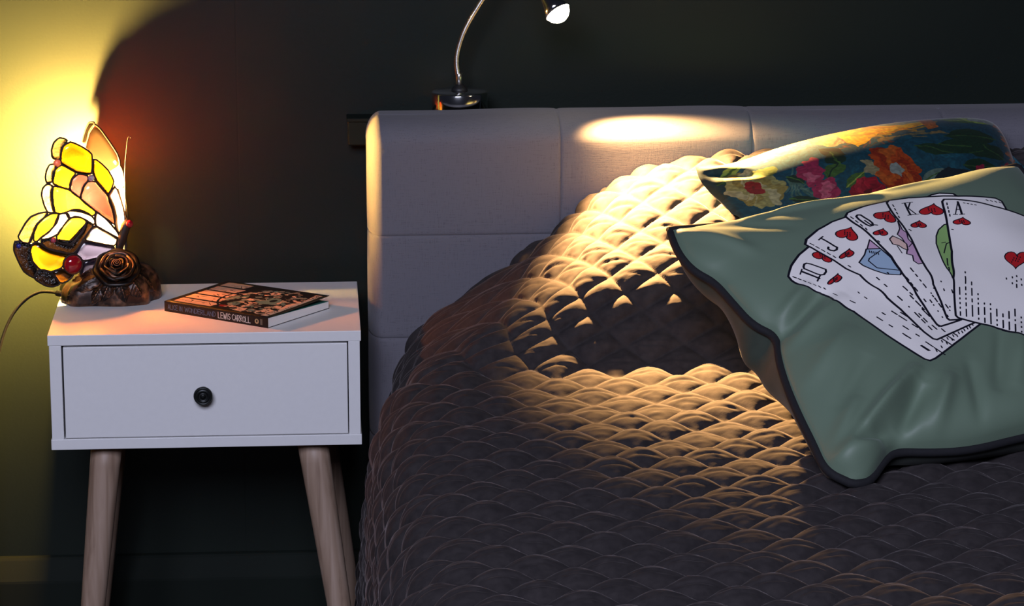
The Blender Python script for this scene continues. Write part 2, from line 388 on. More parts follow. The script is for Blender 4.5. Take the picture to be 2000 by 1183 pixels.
def glass_pane(name, col, through=.12, rough=.12, streak=(.5, .5, .5), amt=.0, clear=0., bmp=.1, bscale=70, dif=None, dfac=.15, tint=None):
    """stained glass: light from the bulb scatters through it (translucent), a little passes straight (tinted), the front is glossy"""
    m = bpy.data.materials.new(name); m.use_nodes = True; nt = m.node_tree; nt.nodes.clear()
    out = N(nt, 'ShaderNodeOutputMaterial'); v = coord(nt, (1, 1, 2.4))
    n = N(nt, 'ShaderNodeTexNoise'); n.inputs['Scale'].default_value = 26; n.inputs['Detail'].default_value = 4; n.inputs['Distortion'].default_value = 1.4; nt.links.new(v, n.inputs['Vector'])
    c = ramp(nt, n.outputs[0], [(.35, [col[i]*(1-amt)+streak[i]*amt for i in range(3)]), (.62, col)])
    tr = N(nt, 'ShaderNodeBsdfTranslucent'); nt.links.new(c, tr.inputs[0])
    tp = N(nt, 'ShaderNodeBsdfTransparent'); tp.inputs[0].default_value = (*(tint or (0, 0, 0)), 1)
    if tint is None: nt.links.new(c, tp.inputs[0])
    df = N(nt, 'ShaderNodeBsdfDiffuse'); df.inputs[0].default_value = (*(dif or (0, 0, 0)), 1)
    if dif is None: nt.links.new(c, df.inputs[0])
    gl = N(nt, 'ShaderNodeBsdfGlossy'); gl.inputs['Roughness'].default_value = rough
    n2 = N(nt, 'ShaderNodeTexNoise'); n2.inputs['Scale'].default_value = bscale; nt.links.new(coord(nt), n2.inputs['Vector'])
    bp = N(nt, 'ShaderNodeBump'); bp.inputs['Strength'].default_value = bmp; bp.inputs['Distance'].default_value = .004; nt.links.new(n2.outputs[0], bp.inputs['Height'])
    nt.links.new(bp.outputs[0], gl.inputs['Normal'])
    def mix(f, a, b):
        x = N(nt, 'ShaderNodeMixShader'); x.inputs[0].default_value = f; nt.links.new(a, x.inputs[1]); nt.links.new(b, x.inputs[2]); return x
    k = mix(dfac, tr.outputs[0], df.outputs[0]); k = mix(max(through, clear), k.outputs[0], tp.outputs[0]); k = mix(.06, k.outputs[0], gl.outputs[0])
    nt.links.new(k.outputs[0], out.inputs[0]); return m
GL = dict(
    yellow=glass_pane('yellow_art_glass', (0.03744, 0.02496, 0.0012), .05, streak=(0.0384, 0.01632, 0.00096), amt=.5),
    orange=glass_pane('orange_art_glass', (0.03456, 0.0144, 0.000288), .05, streak=(0.0384, 0.0192, 0.00096), amt=.6),
    pink=glass_pane('salmon_art_glass', (.0014, .00042, .00085), .02, streak=(.0014, .00058, .0011), amt=.5),
    amber=glass_pane('amber_art_glass', (0.01632, 0.006, 0.000144), .03, streak=(0.01728, 0.00864, 0.000288), amt=.6),
    lemon=glass_pane('lemon_art_glass', (0.01728, 0.0108, 0.000384), .03, streak=(0.01632, 0.00768, 0.000336), amt=.5),
    salmon=glass_pane('deep_salmon_glass', (.0017, .00052, .00105), .07, streak=(.0018, .00075, .0014), amt=.5, tint=(.85, .40, .23)),
    white_thin=glass_pane('thin_opal_glass', (0.0264, 0.0336, 0.0624), .07, streak=(0.024, 0.03168, 0.0576), amt=.3, tint=(.80, .42, .30)),
    white=glass_pane('opal_white_glass', (0.0336, 0.0432, 0.0816), .02, streak=(0.03168, 0.04224, 0.0768), amt=.3),
    lavender=glass_pane('lavender_glass', (.0085, .0112, .070), .02, streak=(.0080, .0125, .072), amt=.5),
    clear=glass_pane('ripple_clear_glass', (0.0672, 0.0672, 0.072), .20, .05, clear=.20, tint=(.95, .40, .20), bmp=1., bscale=240),
    amber_clear=glass_pane('ripple_amber_glass', (0.0336, 0.024, 0.0144), .15, .06, streak=(0.00384, 0.0024, 0.00144), amt=.85, clear=.15, tint=(.42, .30, .18), bmp=1., bscale=240),
    back_pink=glass_pane('red_flashed_glass', (0.24, 0.030, 0.010), .10, streak=(0.26, 0.040, 0.013), amt=.5, dif=(0.0096, 0.006, 0.00456), dfac=.5),
    back_white=glass_pane('back_opal_glass', (0.0096, 0.00672, 0.00576), .0, streak=(0.0096, 0.00576, 0.00576), amt=.5, dif=(0.0432, 0.0528, 0.0864), dfac=.6),
    smoke=glass_pane('smoky_ripple_glass', (.0007, .0004, .00035), .004, .10, streak=(.0001, .00006, .00006), amt=.8, bmp=1., bscale=260, dif=(.012, .009, .008)))
M_CLEARBACK = bpy.data.materials.new('clear_glass_back'); M_CLEARBACK.use_nodes = True
_nt = M_CLEARBACK.node_tree; _nt.nodes.clear(); _o = N(_nt, 'ShaderNodeOutputMaterial'); _t = N(_nt, 'ShaderNodeBsdfTransparent'); _t.inputs[0].default_value = (.97, .97, .97, 1)
_nz = N(_nt, 'ShaderNodeTexNoise', i_Scale=40.0); _cr = ramp(_nt, _nz.outputs[0], [(.3, (.96, .96, .96)), (.7, (.98, .98, .98))]); _nt.links.new(_cr, _t.inputs[0]); _nt.links.new(_t.outputs[0], _o.inputs[0])
def jewel_mat(name, col):
    m, nt, b = new_mat(name); b.inputs['Base Color'].default_value = (*col, 1); b.inputs['Roughness'].default_value = .08; b.inputs['Transmission Weight'].default_value = .35; b.inputs['Coat Weight'].default_value = .5
    n = N(nt, 'ShaderNodeTexNoise', i_Scale=60.0); nt.links.new(ramp(nt, n.outputs[0], [(.3, [c*.8 for c in col]), (.7, col)]), b.inputs['Base Color']); return m
JW = dict(rose=jewel_mat('rose_glass_jewel', (.75, .09, .15)), blue=jewel_mat('blue_glass_jewel', (.03, .05, .45)), red=jewel_mat('ruby_glass_jewel', (.50, .008, .02)))
def emit_mat(name, col, k):
    m = bpy.data.materials.new(name); m.use_nodes = True; nt = m.node_tree; nt.nodes.clear(); o = N(nt, 'ShaderNodeOutputMaterial'); e = N(nt, 'ShaderNodeEmission'); e.inputs[0].default_value = (*col, 1); e.inputs[1].default_value = k; nt.links.new(e.outputs[0], o.inputs[0]); return m
M_BULB = emit_mat('lit_bulb', BULB_COL, BULB_EMIT)
M_LENS = emit_mat('lit_spot_lens', (1, .82, .5), LENS_EMIT)

# ============================================================ room shell
def struct(o): o['kind'] = 'structure'; return o
struct(box('wall_back', (-1.6, .055, 0), (2.8, .16, 2.6), M_WALL, bevel=0))
struct(box('floor', (-1.6, -4.6, -.08), (2.8, .16, 0), M_FLOOR, bevel=0))
prof = [(.055, 0), (.033, 0), (.033, .116), (.0335, .1195), (.0355, .1230), (.0470, .1460), (.0495, .1490), (.0530, .1505), (.055, .1508)]
V = [(x, y, z) for x in (-1.6, 2.8) for y, z in prof]; n = len(prof)
struct(mesh_obj('baseboard_back', V, [(i, (i+1) % n, n+(i+1) % n, n+i) for i in range(n)]+[tuple(range(n))[::-1], tuple(range(n, 2*n))], M_SKIRT, smooth=False))
# painted batten fixed to the wall behind the headboard
wb = thing('wall_batten', 'dark green painted wall batten, its end showing at the top left corner of the headboard', 'batten', (1.17, .054, .74))
box('board', (.3905, .020, .742), (1.95, .0545, .775), M_SKIRT, wb, .002)
box('cap', (.389, .017, .775), (1.95, .0545, .780), M_SKIRT, wb, .001)

# ============================================================ bed: upholstered headboard in stitched panels, mattress
bed = thing('bed', 'double bed with a grey linen upholstered headboard in square stitched panels', 'bed', (1.18, -1.0, 0))
XL, XR, TOP, FRONT = .413, 1.955, .8045, -.14
RX, RY, RZ = .020, .052, .034
def silhouette(x0, x1, z0, z1, n=10):
    p = [(x0, z0)]
    for i in range(n+1):
        a = math.pi/2*i/n; p.append((x0+RX-RX*math.cos(a), z1-RZ+RZ*math.sin(a)))
    for i in range(n+1):
        a = math.pi/2*i/n; p.append((x1-RX+RX*math.sin(a), z1-RZ+RZ*math.cos(a)))
    p.append((x1, z0)); return p
S = silhouette(XL+.001, XR-.001, .12, TOP-.001); n = len(S)
V = [(x, y, z) for y in (FRONT+RY+.002, -.058) for x, z in S]
hb = mesh_obj('headboard', V, [(i, n+i, n+(i+1) % n, (i+1) % n) for i in range(n)]+[tuple(range(n)), tuple(range(n, 2*n))[::-1]], M_LINEN, bed, smooth=False)
seams_x = [XL, .6705, .9265, 1.1865, 1.4435, 1.70, XR]
rows_z = [(.648, None), (.508, .648), (.368, .508), (.228, .368)]
hb.data.polygons.foreach_set('use_smooth', [False]*len(hb.data.polygons))
for iz, (z0, z1) in enumerate(rows_z):
    for ix in range(6):
        x0, x1 = seams_x[ix], seams_x[ix+1]
        # columns: (x, alpha, sign)
        cols = []
        m = 22
        edge = [0, .0012, .0026, .0045, .008, .014]
        if ix == 0: cols += [(XL+RX, math.pi/2*(1-t/7), -1) for t in range(7)]
        L0 = XL+RX if ix == 0 else x0; L1 = XR-RX if ix == 5 else x1
        st = sorted(set([round(v, 5) for v in ([L0+e for e in edge] if ix else [L0])+list(np.linspace(L0+.02, L1-.02, m))+([L1-e for e in edge] if ix < 5 else [L1])]))
        cols += [(v, 0, -1) for v in st]
        if ix == 5: cols += [(XR-RX, math.pi/2*(t+1)/7, 1) for t in range(7)]
        if z1 is None:
            zc = TOP-RZ
            rws = [(z0+e, 0) for e in edge]+[(v, 0) for v in np.linspace(z0+.02, zc, 10)]+[(zc, math.pi/2*(t+1)/12) for t in range(12)]+[(zc, 1.6)]
        else:
            rws = [(z0+e, 0) for e in edge]+[(v, 0) for v in np.linspace(z0+.02, z1-.02, 8)]+[(z1-e, 0) for e in edge[::-1]]
        V = []
        for z, be in rws:
            ext = be == 1.6
            be = min(be, math.pi/2)
            for x, al, sg in cols:
                d = 1.0
                if not (ix == 0 and al > 0) and not (ix == 5 and al > 0):
                    if ix > 0: d = min(d, x-x0)
                    if ix < 5: d = min(d, x1-x)
                if be == 0: d = min(d, z-z0)
                if z1 is not None: d = min(d, z1-z)
                pf = .0022*math.exp(-max(0, d)/.0013)+.0008*math.exp(-max(0, d)/.02)   # sunk at the seam, swelling to the middle
                nx, ny, nz = sg*math.sin(al), -math.cos(al)*math.cos(be), math.cos(al)*math.sin(be)
                px = x+RX*nx; py = FRONT+RY+RY*ny+(.028 if ext else 0); pz = z+RZ*nz
                wv = .0012*math.sin(px*9+1)+.0008*math.sin(px*23)
                V.append((px-nx*pf, py-ny*pf, pz-nz*pf+wv*math.sin(be)))
        mesh_obj('panel', V, gridf(len(rws), len(cols)), M_LINEN, hb)
box('mattress', (.475, -1.97, .22), (1.89, -.15, .505), M_MATTRESS, bed, .03, seg=3)
box('bed_base', (.50, -1.96, .06), (1.87, -.15, .225), M_LINEN, bed, .01)
for x in (.53, 1.80):
    for y in (-1.9, -.22): mesh_obj('leg', *lathe([(0, 0), (.022, 0), (.028, .065), (0, .065)], 16, (x, y, 0)), M_BLACK, bed)

# ============================================================ quilt
def build_quilt():
    s = np.concatenate([np.arange(0, 1.46, .0018), np.arange(1.46, PS[-1], .009)])
    y = np.concatenate([np.arange(-1.99, -1.40, .009), np.arange(-1.40, -.141, .0018)])
    Sg, Yg = np.meshgrid(s, y)
    P = quilt_base(Sg, Yg)
    dP = np.diff(P, axis=0); ln = np.linalg.norm(dP, axis=-1); V = np.zeros_like(Sg)
    V[1:] = np.cumsum(ln*(1+.55*np.clip(dP[..., 2]/ln, 0, 1)**2), axis=0)      # stitching bunches up on the steep pillow edge
    k0 = np.searchsorted(y, -1.0); V -= V[k0:k0+1]-(y[k0]+1.0)   # lined up on the flat part
    U = Sg-.42
    W = wy(Yg)
    # quilting drifts a little: narrower cells on the pillow, wavy stitch lines
    cw = .0755-.008*np.clip(W*1.6, 0, 1)
    cl = .0760
    Vc = V/cl+.42*np.clip(W*1.4, 0, 1)+.10*(vnoise(Sg*7, Yg*6, 11)-.5)
    Vc = Vc+np.clip((P[..., 0]-.85)/.5, 0, 1)*np.clip((-.75-Yg)/.4, 0, 1)*(.55*(P[..., 0]-.85)/.5)
    Uc = (U-.52)/cw+.10*(vnoise(Sg*6, Yg*7, 12)-.5)
    a = Uc+Vc; b = Uc-Vc
    fa = np.abs(np.sin(np.pi*a)); fb = np.abs(np.sin(np.pi*b))
    soft = lambda f: (np.sqrt(f*f+.03)-.1732)/.8417
    puff = (soft(fa)*soft(fb))**.46
    tb = (a-np.floor(a))+((1-(b-np.floor(b))))-1.0        # -1 (foot end) .. 1 (head end) inside a cell
    ia = np.floor(a).astype(float); ib = np.floor(b).astype(float)
    rnd = np.sin(ia*12.9898+ib*78.233)*43758.5453; rnd = rnd-np.floor(rnd)
    amp = .0112*(.80+.40*rnd)*(1-.12*np.clip(W*1.5, 0, 1))
    wr = vnoise(Sg*55+rnd*9, V*150+rnd*31, 21)-.5
    wr2 = vnoise(Sg*130, V*260, 22)-.5
    fold = np.exp(-((tb+.16+.25*(rnd-.5)+.10*(vnoise(Sg*40, V*12, 31)-.5))/.085)**2)*np.clip(puff*1.6-.35, 0, 1)*(.3+.7*((rnd*7) % 1))
    h = amp*puff+puff*(.0020*wr+.0009*wr2)-(.0022+.0014*np.clip(W*1.5, 0, 1))*fold
    du = np.gradient(P, axis=1); dv = np.gradient(P, axis=0)
    nn = np.cross(du, dv); nn /= np.linalg.norm(nn, axis=-1, keepdims=True)
    P2 = P+nn*h[..., None]
    P2[..., 1] = np.minimum(P2[..., 1], -.1425)
    o = grid_mesh('quilt', P2, M_QUILT, (1.0, -1.0, .54))
    tagit(o, 'taupe velvet bedspread quilted in puffy diamonds draped over the bed and a pillow', 'bedspread')
    hem = np.concatenate([P2[:, 0][::4], ])
    mesh_obj('binding', *tube(hem, .0055, 8), M_QUILT, o, label='bound hem along the side')
    return o
build_quilt()

# ============================================================ night stand
ns = thing('nightstand', 'white bedside table with one drawer and pale oak peg legs', 'bedside table', (.2, -.16, 0))
NW, NF, NB, NT, NBOT = .4, -.3036, -.02, .56, .408
box('top_panel', (0, NF, NT-.0138), (NW, NB, NT), M_WHITE, ns, .0008)
box('side_panel', (.0016, NF+.001, NBOT+.014), (.017, NB, NT-.0138), M_WHITE, ns, .0006)
box('side_panel', (NW-.0165, NF+.001, NBOT+.014), (NW-.0016, NB, NT-.0138), M_WHITE, ns, .0006)
box('bottom_panel', (.0004, NF, NBOT), (NW-.0002, NB, NBOT+.014), M_WHITE, ns, .0008)
box('back_panel', (.017, NB-.004, NBOT+.014), (NW-.0165, NB, NT-.0138), M_GAP, ns, 0)
dr = box('drawer', (.0192, NF+.0012, NBOT+.0152), (NW-.0178, NF+.016, NT-.0165), M_WHITE, ns, .0008)
dbx = MB()
for lo, hi in (((.026, NF+.016, .43), (.034, NB-.02, .53)), ((NW-.034, NF+.016, .43), (NW-.026, NB-.02, .53)), ((.026, NB-.028, .43), (NW-.026, NB-.02, .53)), ((.026, NF+.016, .43), (NW-.026, NB-.02, .436))):
    lo = np.array(lo); hi = np.array(hi)
    c = np.array([[i, j, k] for i in (0, 1) for j in (0, 1) for k in (0, 1)])*(hi-lo)+lo
    dbx.add(c, [(0, 1, 3, 2), (4, 6, 7, 5), (0, 4, 5, 1), (2, 3, 7, 6), (0, 2, 6, 4), (1, 5, 7, 3)])
mesh_obj('drawer_box', *dbx.out(), M_GAP, ns, smooth=False)
kp = [(0, .019), (.002, .0190), (.0028, .0185), (.0034, .0176), (.0060, .0176), (.0068, .0190), (.0078, .0190), (.0086, .0178), (.0098, .0182), (.0108, .0190), (.0120, .0172), (.0123, .0150), (.0112, .0122), (.0075, .0100), (.0055, .0060), (.0062, .0020), (.0085, 0), (0, 0)]
mesh_obj('knob', *lathe(kp, 40, (.1968, NF+.0012, .4805), (0, -1, 0)), M_KNOB, dr, label='round black ringed knob')
def leg(top, bot):
    top = np.array(top, float); bot = np.array(bot, float); t = np.linspace(0, 1, 14)
    P = top+(bot-top)*t[:, None]; r = .0205-.0085*t; r[-1] -= .001
    mesh_obj('leg', *tube(P, r, 24), M_OAK, ns)
zt = NBOT-.0002
leg((.0690, -.262, zt), (.0245, -.292, 0)); leg((.3350, -.262, zt), (.3935, -.292, 0))
leg((.0690, -.075, zt), (.0245, -.045, 0)); leg((.3420, -.075, zt), (.4010, -.045, 0))
